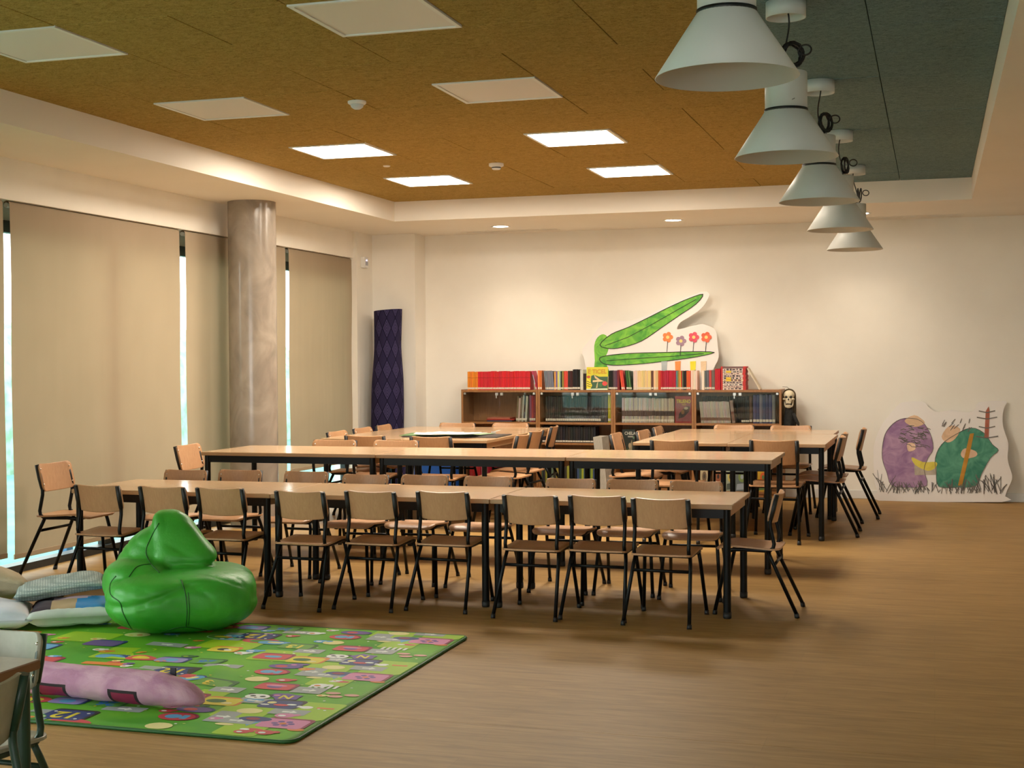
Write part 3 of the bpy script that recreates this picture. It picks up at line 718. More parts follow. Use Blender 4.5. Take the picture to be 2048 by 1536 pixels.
run(1417.7, 1422.5, 1, 0.194, (186, 76, 66), 'single rusty volume between grey ones', None)
run(1422.7, 1429, 3, 0.194, (120, 106, 102), 'brownish grey volume before the red ones', 'brownish grey volumes')
run(1429.2, 1440, 3, 0.21, (190, 20, 44), 'tall red volume touching the pile of magazines', 'tall red volumes', label=False)
# pile of magazines, each lying flat
zc = BT; xa, xb = X(1441), X(1490.5)
pal = [(236, 214, 196), (228, 206, 190), (240, 220, 205), (210, 190, 180), (238, 216, 180), (232, 210, 200), (222, 200, 190), (236, 214, 196), (214, 196, 186), (230, 210, 200), (120, 90, 86)]
for i, c in enumerate(pal):
    th = 0.0225 if i % 3 == 0 else 0.0205
    t = thing('magazine', 'comic magazine lying in the pile on the fourth bookcase', 'magazine', (xa, BY0 + 0.03, zc), 0, 'flat magazines in the pile')
    W = xb - xa + rb.uniform(-0.006, 0.004)
    MB().box(0, W, 0, 0.18, 0.001, th - 0.0015).build('pages', flat(c), t)
    [MB().box(a_, b_, -0.002, 0.18, 0, th).build('red_cover_end', flat((190, 40, 36)), t) for a_, b_ in ((-0.001, 0.018), (W - 0.028, W + 0.001))]
    pr = MB(); q = 0.03
    while q < W - 0.05:
        ww = rb.uniform(0.008, 0.03); pr.box(q, q + ww, -0.0015, 0.0, th * rb.uniform(0.1, 0.4), th * rb.uniform(0.55, 0.95)); q += ww + rb.uniform(0.004, 0.02)
    pr.build('cover_print', flat([(70, 56, 60), (120, 84, 84), (60, 60, 64)][i % 3]), t)
    if i in (4, 5, 8): MB().box(0.05, 0.10, -0.002, 0.0, 0.001, th - 0.001).build('yellow_print', flat((232, 196, 50)), t)
    zc += th
o = MB().box(0, 0.012, 0, 0.16, 0, 0.245, ch=0.001).build('folder', flat((214, 200, 176)), None, (X(1520) - 0.012, BY0 + 0.03, BT + 0.0005)); o.rotation_euler = (0, -0.52, 0)
tag(o, 'off-white folder leaning against the pile of magazines', 'folder')

def cover(name, label, x0, x1, z0, z1, y, lean, base, bits, texts=(), cat='comic', thick=0.008):
    """a book shown face on: the cover is built flat, in its own plane, then leant back"""
    W, Hh = x1 - x0, z1 - z0
    t = thing(name, label, cat, ((x0 + x1) / 2, y, z0)); t.rotation_euler = (-lean, 0, 0)
    MB().box(-W / 2, W / 2, 0, thick, 0, Hh, ch=0.0008).build('cover', flat(base, 0.35), t)
    for i, (rgb, poly) in enumerate(bits):
        MB().prism([(u * W / 2, v * Hh) for u, v in poly], lambda u, v, q: (u, q, v), -0.0006 - 0.00025 * i, 0.0002).build('cover_print', flat(rgb, 0.35), t)
    for (s, u, v, size, rgb) in texts:
        me = text_mesh(s, size * Hh, flat(rgb, 0.4), 'title', 0.0002, bold=0.0015 * size * 4)
        bbw = max(a.co.x for a in me.vertices) - min(a.co.x for a in me.vertices)
        k = min(1.0, W * 0.86 / bbw)
        for a in me.vertices: a.co = Vector((u * W / 2 + a.co.x * k, -0.0046 - a.co.z, v * Hh + a.co.y))
        obj('title', me, t)
    return t
def ell(cx, cy, rx, ry, n=14, a0=0.0): return [(cx + rx * math.cos(2 * PI * k / n), cy + ry * math.sin(2 * PI * k / n)) for k in range(n)]
cover('comic', 'yellow comic with jungle picture standing face on among the spines', X(1172.5), X(1215.5), BT + 0.001, BT + 0.235, BY0 - 0.004, 0.10, (206, 196, 30),
      [((44, 84, 50), [(-0.55, 0.62), (-0.3, 0.66), (0.2, 0.58), (0.98, 0.58), (0.98, 0.04), (-0.98, 0.04), (-0.98, 0.2), (-0.6, 0.3)]),
       ((226, 210, 40), [(-0.96, 0.52), (-0.7, 0.44), (-0.45, 0.2), (-0.6, 0.05), (-0.96, 0.05)]), ((180, 76, 40), ell(-0.8, 0.57, 0.18, 0.06)), ((206, 62, 50), ell(0.72, 0.28, 0.24, 0.10)),
       ((206, 176, 130), [(-0.3, 0.66), (0.25, 0.46), (0.15, 0.40), (-0.2, 0.52)]), ((214, 190, 140), [(-0.4, 0.42), (0.3, 0.45), (0.65, 0.38), (0.3, 0.36), (-0.4, 0.34)]), ((190, 180, 130), [(0.0, 0.3), (0.1, 0.36), (0.05, 0.1), (-0.1, 0.08)]),
       ((60, 110, 60), ell(0.35, 0.22, 0.16, 0.09)), ((208, 220, 190), [(-0.98, 0.0), (0.98, 0.0), (0.98, 0.07), (-0.98, 0.05)]), ((44, 40, 20), [(-0.94, 0.40), (-0.6, 0.33), (-0.6, 0.31), (-0.94, 0.37)]), ((44, 40, 20), [(-0.94, 0.30), (-0.55, 0.24), (-0.55, 0.22), (-0.94, 0.27)]), ((44, 40, 20), [(-0.9, 0.2), (-0.55, 0.15), (-0.55, 0.13), (-0.9, 0.17)])],
      [('E TICEL', 0.0, 0.80, 0.26, (196, 140, 10))])
# books behind the glass of the upper compartments
U = BM + BZ / 2; YB = BY0 + 0.06
for i, (c, p0, p1) in enumerate((((50, 60, 90), 970, 1020), ((176, 50, 36), 969, 1024), ((206, 120, 96), 970.5, 1016))):
    o = MB().box(X(p0), X(p1), YB, YB + 0.2, U + 0.0008 + i * 0.014, U + 0.0138 + i * 0.014, ch=0.001).build('book', flat(c)); tag(o, ['dark blue book at the bottom of the small flat pile in the first bookcase', 'red book in the middle of the small flat pile in the first bookcase', 'pink book on top of the small flat pile in the first bookcase'][i], 'book', 'flat pile in the first bookcase')
run(1028, 1052, 6, 0.265, [(120, 96, 70), (190, 176, 150), (110, 90, 66), (176, 168, 160), (40, 34, 30), (184, 180, 176)], 'thin upright album in the first bookcase', 'thin albums in the first bookcase', z=U, tilt=0.06, y=YB, d=0.2, jh=0.02)
run(1055, 1067.5, 3, 0.275, [(110, 56, 90), (150, 40, 50), (126, 30, 40)], 'purplish red album at the right end of the first bookcase', 'purplish albums in the first bookcase', z=U, y=YB, d=0.2)
run(1088, 1199, 26, 0.262, (22, 22, 24), 'black book with white label behind the glass of the second bookcase', 'black row in the second bookcase', z=U, y=YB, d=0.2, ja=8)
run(1199.5, 1212.5, 2, 0.27, [(54, 50, 46), (70, 64, 56)], 'thick dark grey volume beside the yellow one', 'dark grey volumes in the second bookcase', z=U, y=YB, d=0.2, label=False)
run(1213, 1221, 1, 0.285, (186, 168, 20), 'thick yellow volume at the right end of the second bookcase', None, z=U, y=YB, d=0.2)
run(1241, 1294, 17, 0.252, [(188, 180, 172), (172, 162, 154), (196, 190, 184)], 'white comic spine with picture strip in the third bookcase', 'picture spines in the third bookcase', z=U, y=YB, d=0.2, band=((84, 62, 52), 0.26, 0.22))
run(1294.5, 1346, 15, 0.248, [(186, 172, 156), (176, 164, 148)], 'beige comic spine with red foot in the third bookcase', 'red footed spines in the third bookcase', z=U, y=YB, d=0.2, band=((72, 56, 46), 0.28, 0.2))
run(1397, 1460, 20, 0.215, (190, 180, 168), 'white comic leaning in the row in the fourth bookcase', 'leaning white comics in the fourth bookcase', z=U, y=YB, d=0.15, tilt=-0.09, band=((120, 84, 64), 0.12, 0.14), label=False)
run(1398, 1492, 22, 0.262, (20, 20, 22), 'black book standing behind the leaning white comics', 'black row in the fourth bookcase', z=U, y=YB + 0.165, d=0.10, label=False, ja=6)
book(X(1462.5), 0.03, U + 0.002, 0.225, (150, 130, 120), 'grey brown comic leaning at the end of the white comics', None, y=YB, d=0.15, tilt=-0.12, label=False, band=((110, 70, 56), 0.1, 0.4))
run(1481, 1496.5, 4, 0.23, (26, 26, 28), 'black book between leaning comics and brown volume', 'short black row in the fourth bookcase', z=U, y=YB, d=0.15)
run(1497, 1503, 1, 0.27, (84, 44, 36), 'brown volume beside the blue albums', None, z=U, y=YB, d=0.2)
run(1504.5, 1549, 7, 0.285, [(52, 66, 104), (40, 56, 100), (110, 112, 120), (52, 66, 104), (44, 58, 96), (60, 74, 110), (110, 110, 120)], 'blue or grey album at the right end of the fourth bookcase', 'blue albums in the fourth bookcase', z=U, y=YB, d=0.2, ja=6)
cover('comic', 'red comic with yellow title shown face on in the third bookcase', X(1348.5), X(1381.5), U + 0.001, U + 0.27, BY0 + 0.03, 0.03, (138, 22, 26),
      [((126, 66, 66), [(-0.88, 0.06), (0.92, 0.06), (0.92, 0.86), (-0.88, 0.86)]), ((58, 42, 32), [(-0.6, 0.15), (0.1, 0.22), (0.7, 0.42), (0.85, 0.62), (0.4, 0.62), (-0.1, 0.50), (-0.5, 0.34)]), ((160, 150, 120), ell(0.35, 0.55, 0.25, 0.05)), ((120, 84, 40), ell(-0.05, 0.40, 0.2, 0.08)), ((150, 112, 60), ell(0.1, 0.68, 0.3, 0.035))],
      [('TRUENO', 0.05, 0.80, 0.19, (196, 180, 40))])
# lower compartments
run(1066, 1188, 24, 0.165, [(26, 22, 22), (40, 30, 28), (22, 24, 28)], 'dark short book on the third shelf of the second bookcase', 'dark short books low in the second bookcase', z=0.54, y=YB, d=0.16, ja=6)
run(1240, 1384, 20, 0.24, [(24, 26, 34), (30, 30, 30), (22, 34, 44), (40, 36, 30)], 'dark volume in the lower part of the third bookcase', 'dark volumes low in the third bookcase', z=0.41, y=YB + 0.05, d=0.15, ja=6, label=False)
run(1398, 1550, 20, 0.24, [(30, 30, 34), (46, 40, 36), (28, 34, 44)], 'dark volume in the lower part of the fourth bookcase', 'dark volumes low in the fourth bookcase', z=0.41, y=YB, d=0.18, ja=6)
run(1150, 1205, 12, 0.26, [(52, 76, 110), (70, 100, 70), (150, 150, 50), (60, 84, 120)], 'blue or green book at the bottom of the second bookcase', 'blue and green books at the bottom of the second bookcase', z=0.08, y=YB, d=0.18, band=((170, 170, 60), 0.75, 0.2))
run(1070, 1146, 14, 0.25, [(60, 52, 44), (90, 110, 90), (50, 44, 40), (150, 140, 60)], 'dull coloured book at the bottom of the second bookcase', 'dull books at the bottom of the second bookcase', z=0.08, y=YB, d=0.18)
run(934, 990, 5, 0.29, (150, 30, 40), 'wide red binder at the bottom of the first bookcase', 'red binders at the bottom of the first bookcase', z=0.08, y=YB, d=0.2, label=False, rough=0.25)
cover('magazine_cover', 'dark green magazine shown face on in the third bookcase, low', X(1244.5, 13.74), X(1270, 13.74), 0.411, 0.685, BY0 + 0.012, 0.04, (28, 34, 26),
      [((128, 120, 92), [(-0.5, 0.05), (0.1, 0.3), (0.5, 0.62), (0.6, 0.5), (0.55, 0.1), (0.2, 0.02)]), ((60, 70, 40), ell(-0.25, 0.18, 0.35, 0.12)), ((160, 140, 110), ell(0.2, 0.4, 0.2, 0.1)), ((84, 110, 84), ell(0.8, 0.7, 0.15, 0.05)), ((150, 146, 134), [(-0.1, 0.71), (0.7, 0.71), (0.7, 0.76), (-0.1, 0.76)])],
      [('CHELA', 0.25, 0.85, 0.16, (186, 184, 170))])
for i, (a, b, base, c1, c2) in enumerate(((1399, 1414, (176, 164, 130), (110, 90, 70), (60, 60, 50)), (1424, 1444, (168, 140, 112), (150, 90, 60), (52, 44, 40)), (1450, 1466, (150, 160, 140), (190, 176, 90), (80, 90, 80)), (1469, 1494, (96, 106, 104), (120, 140, 80), (150, 160, 170)), (1514, 1534, (190, 150, 40), (200, 90, 40), (90, 120, 70)))):
    cover('comic', ['cream comic shown face on at the bottom of the fourth bookcase', 'tan comic with a brown round picture at the bottom of the fourth bookcase', 'grey green comic with a yellow patch at the bottom of the fourth bookcase', 'dark grey comic with green picture at the bottom of the fourth bookcase', 'orange yellow comic at the right bottom of the fourth bookcase'][i], X(a), X(b), 0.081, 0.335, BY0 + 0.012, 0.05, base,
          [(c1, ell(0.1, 0.55, 0.6, 0.2)), (c2, [(-0.8, 0.05), (0.8, 0.08), (0.6, 0.32), (-0.7, 0.28)]), (c2, ell(0.1, 0.56, 0.25, 0.09)), ((200, 196, 180), [(-0.8, 0.82), (0.8, 0.82), (0.8, 0.93), (-0.8, 0.93)])])
for i in range(7):
    o = MB().box(0, 0.0115, 0, 0.30, 0, 0.625, ch=0.0008).build('card_board', noisy('grey_white_card', (0.42, 0.39, 0.33), (0.52, 0.49, 0.43), 20, (30, 1, 1), 0.8), None, (X(1199.5, 13.4) + 0.0128 * i, 13.36, 0.012 * math.sin(0.10) + 0.0005)); o.rotation_euler = (0, -0.10, 0)
    tag(o, 'greyish white card board in the bundle leaning before the second bookcase', 'card board', 'bundle of card boards')
t = thing('storage_crate', 'blue plastic crate on the floor beside the first bookcase', 'crate', (-5.02, 13.72, 0))
cr = mat('blue_plastic', (0.01, 0.10, 0.48), 0.35)
for a in ((-0.22, 0.22, -0.15, -0.142), (-0.22, 0.22, 0.142, 0.15), (-0.22, -0.212, -0.142, 0.142), (0.212, 0.22, -0.142, 0.142)): MB().box(*a, 0.004, 0.33).build('side', cr, t)
MB().box(-0.22, 0.22, -0.15, 0.15, 0, 0.008).build('base', cr, t)
rm = MB()
for a in ((-0.23, 0.23, -0.16, -0.142), (-0.23, 0.23, 0.142, 0.16), (-0.23, -0.212, -0.142, 0.142), (0.212, 0.23, -0.142, 0.142)): rm.box(*a, 0.33, 0.345)
rm.build('rim', cr, t)

# ------------------------------------------------------------------ papers on the left back cluster
def sheet(name, label, cat, px, w, d, z, rz, m, th=0.0015, group=None, curl=0.0):
    P = zp(px[0], px[1], z); n = 6; vs = []
    mb = MB()
    rows = [(-d / 2 + d * k / n, w / 2) for k in range(n + 1)]
    mb.panel(rows, 6, lambda x, v: (x, v, curl * (abs(2 * x / w) ** 3 + (2 * v / d) ** 2 * 0.3) + th), lambda x, v: (0, 0, -th))
    o = mb.build(name, m, None, (P.x, P.y, z)); o.rotation_euler = (0, 0, rz)
    return tag(o, label, cat, group)
TZ = 0.7405
M_paper = mat('white_paper', (0.82, 0.80, 0.76), 0.7)
sheet('portfolio', 'dark brown portfolio lying under the papers', 'portfolio', (915, 872), 0.85, 0.50, TZ, 0.05, mat('dark_card', (0.035, 0.03, 0.028), 0.45), 0.008)
sheet('card_folder', 'green card folder under the white papers, left edge sticking out', 'folder', (880, 869), 0.62, 0.44, TZ + 0.0085, 0.12, mat('green_card', (0.13, 0.24, 0.10), 0.6), 0.004)
sheet('card_folder', 'pale green card folder fanned out towards the clip', 'folder', (932, 868), 0.40, 0.34, TZ + 0.013, -0.2, mat('pale_green_card', (0.30, 0.40, 0.24), 0.6), 0.003)
for i, (p, rz) in enumerate((((893, 868), 0.1), ((905, 867), -0.15), ((878, 868), 0.3), ((915, 867.5), -0.3))):
    sheet('paper_sheet', 'white sheet of paper in the loose pile on the folders', 'paper', p, 0.42, 0.297, TZ + 0.017 + 0.004 * i, rz, M_paper, 0.002, 'loose white papers', 0.006)
P = zp(987, 868, TZ)
t = thing('paper_clip', 'small pale bulldog clip at the edge of the dark portfolio', 'clip', (P.x, P.y, TZ), 0.4)
MB().prism([(-0.025, 0.0), (0.025, 0.0), (0.018, 0.022), (-0.018, 0.022)], lambda u, v, q: (u, q, v), -0.012, 0.012).build('jaw', M_alu, t)
MB().tube([(0.0, 0.0, 0.020), (0.05, 0.01, 0.030), (0.07, 0.012, 0.034), (0.05, 0.02, 0.030), (0.0, 0.016, 0.020)], 0.0025, 5).build('lever', M_alu, t)

# ------------------------------------------------------------------ painted cut-out boards (plain stand-ins for the pictures)
def on_plane(x, y, P0, n):
    d = ray(x, y); return CPOS + d * ((P0 - CPOS).dot(n) / d.dot(n))
M_foam = mat('white_foam_board', (0.80, 0.76, 0.73), 0.6)
def watercolour(name, a, b): return noisy(name, lin(a), lin(b), 7, (1, 1, 1), 0.65, 0, 5, 1.5)
def cutout(name, label, z0, outline, shapes, lines, ox, oy, sc, P0, tilt, thick=0.010, lw=0.006):
    n = Vector((0, -math.cos(tilt), math.sin(tilt)))                  # board leans back by tilt
    V = Vector((0, math.sin(tilt), math.cos(tilt)))
    t = thing(name, label, 'cut-out', P0); t.rotation_euler = (-tilt, 0, 0)
    def loc(u, v):
        q = on_plane(ox + u / sc, oy + v / sc, P0, n) - P0; return (q.x, max(q.dot(V), z0))
    F = lambda u, v, q: (u, q, v)
    MB().prism([loc(*p) for p in outline], F, 0, thick).build('board', M_foam, t)
    for i, (nm, m, poly) in enumerate(shapes):
        MB().prism([loc(*p) for p in poly], F, -0.0012 - 0.0003 * i, 0.0004).build(nm, m, t)
    ink = mat('black_ink', (0.012, 0.012, 0.012), 0.6); inkg = mat('grey_ink', (0.16, 0.145, 0.13), 0.7)
    mb = MB(); mg = MB()
    for pts, wdt, kind in lines:
        q = [loc(*p) for p in pts]
        for a, b in zip(q, q[1:]):
            a = Vector(a); b = Vector(b); d = (b - a)
            if d.length < 1e-5: continue
            d.normalize(); s = Vector((-d.y, d.x)) * wdt / 2; e = d * wdt * 0.35
            (mb if kind else mg).prism([tuple(a - e + s), tuple(b + e + s), tuple(b + e - s), tuple(a - e - s)], F, -0.0048, 0.0002)
    if mb.f: mb.build('ink_lines', ink, t)
    if mg.f: mg.build('grey_ink_lines', inkg, t)
    return t
def closed(p): return p + [p[0]]
def smooth_poly(p, k=3):
    """Catmull-Rom through a closed outline"""
    out = []; n = len(p)
    for i in range(n):
        p0, p1, p2, p3 = [Vector((*p[(i + q) % n], 0)) for q in (-1, 0, 1, 2)]
        for j in range(k):
            s = j / k
            v = 0.5 * ((2 * p1) + (p2 - p0) * s + (2 * p0 - 5 * p1 + 4 * p2 - p3) * s * s + (3 * p1 - p0 - 3 * p2 + p3) * s ** 3)
            out.append((v.x, v.y))
    return out
G1 = watercolour('green_watercolour', (70, 150, 50), (128, 196, 66))
out1 = [(95, 850), (200, 720), (300, 580), (400, 500), (480, 465), (700, 475), (850, 440), (1050, 350), (1300, 240), (1500, 150), (1680, 92), (1745, 88), (1775, 120), (1765, 165), (1700, 275), (1600, 365), (1480, 440), (1390, 495), (1355, 550), (1352, 585), (1410, 578), (1500, 555), (1620, 525), (1690, 517), (1780, 545), (1850, 592), (1872, 660), (1885, 800), (1900, 950), (1870, 1030), (1830, 1120), (1800, 1392), (130, 1392), (140, 1080), (108, 940)]
leaf1 = smooth_poly([(330, 790), (480, 650), (700, 560), (950, 440), (1250, 290), (1500, 180), (1690, 122), (1600, 250), (1380, 400), (1120, 580), (880, 740), (640, 820), (460, 840)])
leaf2 = smooth_poly([(330, 960), (520, 920), (800, 900), (1200, 890), (1550, 880), (1840, 890), (1600, 950), (1250, 1000), (900, 1040), (560, 1060), (380, 1040)])
stem = smooth_poly([(255, 800), (300, 690), (380, 650), (450, 720), (440, 860), (400, 980), (440, 1110), (470, 1200), (262, 1200), (262, 1000)])
FL = lambda r, g, b: watercolour('wash_%d_%d_%d' % (r, g, b), (r, g, b), (min(255, r + 20), min(255, g + 20), min(255, b + 20)))
def disc_px(cx, cy, rx, ry): return [(cx + rx * math.cos(2 * PI * k / 16), cy + ry * math.sin(2 * PI * k / 16)) for k in range(16)]
flowers = []; fl_lines = []
for (cx, cy, c) in ((1225, 690, (222, 120, 60)), (1400, 740, (150, 120, 140)), (1570, 690, (206, 70, 90)), (1735, 690, (214, 92, 60))):
    fl_lines.append(([(cx, cy + 60), (cx - 10, cy + 190)], 0.006, 1))
    for k in range(5): flowers.append(('flower', FL(*c), disc_px(cx + 42 * math.cos(2 * PI * k / 5), cy + 42 * math.sin(2 * PI * k / 5), 30, 30)))
    flowers.append(('flower_centre', FL(224, 200, 120), disc_px(cx, cy, 22, 22)))
for (cx, c) in ((1180, (160, 170, 172)), (1360, (226, 140, 70)), (1560, (222, 206, 40)), (1700, (214, 186, 150))):
    flowers.append(('painted_stalk', FL(*c), [(cx - 38, 1010), (cx + 38, 1005), (cx + 30, 1200), (cx - 30, 1200)]))
cutout('painted_leaf_board', 'white cut-out board painted with large green leaves on the bookcases', 0.0, smooth_poly(out1, 2),
       [('painted_stem', G1, stem), ('painted_leaf', G1, leaf1), ('painted_leaf', G1, leaf2)] + flowers,
       [(closed(leaf1), 0.007, 1), (closed(leaf2), 0.007, 1), ([(400, 800), (700, 690), (1000, 530), (1350, 330), (1600, 190)], 0.005, 1), ([(420, 1000), (900, 965), (1300, 940), (1700, 905)], 0.005, 1)] + fl_lines,
       1150, 570, 6.606, Vector((-2.8, 13.885, BT + 0.0005)), 0.02)
out2 = [(400, 1250), (384, 1150), (356, 1050), (345, 900), (345, 690), (380, 560), (440, 440), (520, 340), (590, 262), (650, 226), (845, 220), (900, 270), (970, 322), (1050, 322), (1150, 306), (1250, 324), (1340, 328), (1390, 290), (1422, 226), (1697, 216), (1690, 260), (1664, 360), (1670, 470), (1700, 570), (1726, 660), (1715, 800), (1740, 900), (1765, 980), (1750, 1050), (1720, 1110), (1690, 1190), (1664, 1250)]
purple = smooth_poly([(440, 640), (480, 520), (580, 420), (700, 390), (830, 420), (920, 540), (955, 700), (900, 800), (860, 920), (890, 1080), (700, 1100), (530, 1080), (480, 950), (432, 800)])
tealp = smooth_poly([(975, 800), (1040, 660), (1180, 560), (1340, 490), (1470, 540), (1560, 660), (1620, 720), (1540, 800), (1450, 960), (1390, 1085), (1200, 1100), (1010, 1090), (985, 950)])
grass = []; rg = random.Random(5)
for k in range(120):
    x = rg.uniform(400, 1660); y = 1150 + rg.uniform(-30, 15); l = rg.uniform(40, 150) * (1.6 if x > 1430 or x < 500 else 0.8); a = rg.uniform(-0.7, 0.7)
    grass.append(([(x, y), (x + l * 0.5 * math.sin(a), y - l * 0.5), (x + l * math.sin(a), y - l * math.cos(a))], rg.uniform(0.003, 0.009), 0))
for k in range(46):
    x = rg.uniform(590, 880); y = rg.uniform(470, 690); grass.append(([(x, y), (x + 30, y + rg.uniform(-18, 18)), (x + 55, y + rg.uniform(-10, 30))], 0.006, 0))
for k in range(16):
    x = rg.uniform(1030, 1330); y = rg.uniform(400, 500); grass.append(([(x, y + 30), (x + rg.uniform(0, 60), y - 10)], 0.006, 0))
for (y, dx) in ((330, 80), (395, 100), (490, 80), (590, 110)): grass.append(([(1505 - dx, y - 12), (1505, y + 4), (1505 + dx, y - 14)], 0.010, 0))
cutout('painted_hill_board', 'white cut-out board with purple and green mounds leaning on the back wall', 0.0, smooth_poly(out2, 2),
       [('purple_mound', watercolour('purple_wash', (140, 104, 144), (176, 142, 172)), purple), ('green_mound', watercolour('teal_wash', (48, 122, 100), (92, 160, 132)), tealp),
        ('grey_slab', FL(168, 156, 140), [(760, 860), (985, 860), (990, 970), (765, 975)]), ('yellow_patch', FL(206, 190, 70), smooth_poly([(735, 790), (850, 840), (985, 840), (980, 895), (900, 930), (770, 870)])),
        ('tan_patch', FL(206, 172, 138), smooth_poly([(660, 420), (760, 360), (850, 410), (860, 450), (760, 480)])), ('tan_patch', FL(210, 174, 140), smooth_poly([(1040, 580), (1120, 470), (1230, 500), (1180, 600), (1100, 640)])),
        ('tan_patch', FL(208, 174, 144), smooth_poly([(1235, 760), (1280, 700), (1390, 730), (1395, 780), (1280, 805)])), ('tan_patch', FL(214, 180, 150), smooth_poly([(690, 650), (760, 650), (770, 710), (700, 730)])), ('ochre_stripe', FL(178, 124, 30), [(1330, 550), (1372, 545), (1340, 700), (1250, 1085), (1208, 1080), (1290, 720)]),
        ('tree_trunk', FL(158, 84, 62), [(1478, 590), (1492, 320), (1522, 270), (1532, 320), (1522, 600)])],
       grass + [(closed(purple), 0.0045, 0), (closed(tealp), 0.0045, 0)], 1680, 760, 5.12, Vector((0.06, 13.895, 0.0005)), 0.145)

# ------------------------------------------------------------------ hanging skull
M_bone = noisy('bone_plastic', (0.66, 0.56, 0.38), (0.76, 0.67, 0.48), 12, rough=0.5)
M_cloth = noisy('black_gauze', (0.008, 0.008, 0.008), (0.022, 0.021, 0.018), 30, rough=0.9)
M_hood = noisy('greyish_hood', (0.26, 0.20, 0.12), (0.36, 0.29, 0.19), 20, rough=0.9)
P = yp(1578, 798, 13.78)
t = thing('hanging_skull', 'skull ornament in a black robe hanging beside the fourth bookcase', 'ornament', (P.x, P.y, P.z - 0.30))
def blob(rx, ry, rz, c, nu=20, nv=14, e=1.0, fn=None):
    vs = []; fs = []
    for j in range(nv + 1):
        th = PI * j / nv
        for i in range(nu):
            ph = 2 * PI * i / nu; p = Vector((math.sin(th) * math.cos(ph), math.sin(th) * math.sin(ph), math.cos(th)))
            if fn: p = fn(p)
            vs.append((c[0] + rx * p.x, c[1] + ry * p.y, c[2] + rz * p.z))
    for j in range(nv):
        for i in range(nu): i2 = (i + 1) % nu; fs.append((j * nu + i, (j + 1) * nu + i, (j + 1) * nu + i2, j * nu + i2))
    return vs, fs
sk = MB()
sk.add(*blob(0.054, 0.060, 0.052, (0, 0, 0.335), fn=lambda p: Vector((p.x * (1 - 0.22 * max(0, -p.z)), p.y, p.z))), smooth=True)
sk.add(*blob(0.034, 0.030, 0.034, (0, -0.034, 0.288)), smooth=True)
for s in (-1, 1): sk.add(*blob(0.016, 0.022, 0.011, (s * 0.042, -0.036, 0.300), 12, 8), smooth=True)
sk.build('skull', M_bone, t)
jw = MB(); jw.add(*blob(0.030, 0.018, 0.016, (0, -0.046, 0.226)), smooth=True)
for s in (-1, 1): jw.tube([(s * 0.026, -0.042, 0.226), (s * 0.038, -0.022, 0.245), (s * 0.041, -0.006, 0.290)], [0.010, 0.008, 0.006], 7)
jw.build('jaw', M_bone, t)
for s in (-1, 1):
    v, f = blob(0.0145, 0.012, 0.0125, (s * 0.021, -0.050, 0.322), 12, 8); MB().add(v, f, smooth=True).build('eye_socket', M_blackp, t)
v, f = blob(0.007, 0.008, 0.011, (0, -0.063, 0.298), 10, 8); MB().add(v, f, smooth=True).build('nose_hole', M_blackp, t)
tt = MB()
for k in range(6): tt.box(-0.024 + k * 0.008, -0.0175 + k * 0.008, -0.066, -0.052, 0.258, 0.270)
for k in range(6): tt.box(-0.022 + k * 0.0075, -0.016 + k * 0.0075, -0.066, -0.052, 0.236, 0.246)
tt.build('teeth', M_bone, t)
rb2 = MB(); vs = []; fs = []; nu = 24; nz = 14
for j in range(nz + 1):
    z = 0.25 - 0.62 * j / nz
    for i in range(nu):
        a = 2 * PI * i / nu; r = 0.030 + 0.022 * min(1, j / 3) + 0.012 * math.sin(5 * a + j * 0.4) * (j / nz) + 0.01 * (j / nz)
        vs.append((r * math.cos(a) * 0.95, r * math.sin(a) * 0.75 - 0.01, z))
for j in range(nz):
    for i in range(nu): i2 = (i + 1) % nu; fs.append((j * nu + i, j * nu + i2, (j + 1) * nu + i2, (j + 1) * nu + i))
rb2.add(vs, fs, 0, True).build('robe', M_cloth, t)
hd = MB(); vs = []; fs = []; nz = 20; nu = 14
for j in range(nz + 1):
    u = j / nz
    for i in range(nu + 1):
        a = PI * (i / nu); 
        if u < 0.35:
            q = u / 0.35; r = 0.064 * math.sin(q * PI / 2) + 0.002; z = 0.335 + 0.066 * math.cos(q * PI / 2)
        else:
            q = (u - 0.35) / 0.65; r = 0.066 + 0.008 * math.sin(q * PI) - 0.012 * q; z = 0.335 - 0.62 * q
        vs.append((r * math.cos(a), 0.022 + 0.85 * r * math.sin(a), z))
for j in range(nz):
    for i in range(nu): q = j * (nu + 1) + i; fs.append((q, q + 1, q + nu + 2, q + nu + 1))
hd.add(vs, fs, 0, True).build('hood', M_hood, t)
MB().tube([(0.045, -0.03, 0.16), (0.070, -0.045, 0.10), (0.092, -0.05, 0.06), (0.100, -0.052, 0.03)], [0.016, 0.018, 0.014, 0.006], 8).build('sleeve', M_cloth, t)
MB().tube([(0, 0.022, 0.400), (-0.02, 0.02, 0.418), (BX[4] - P.x, 0.02, 0.42)], 0.002, 5).build('hook_cord', M_cord, t)

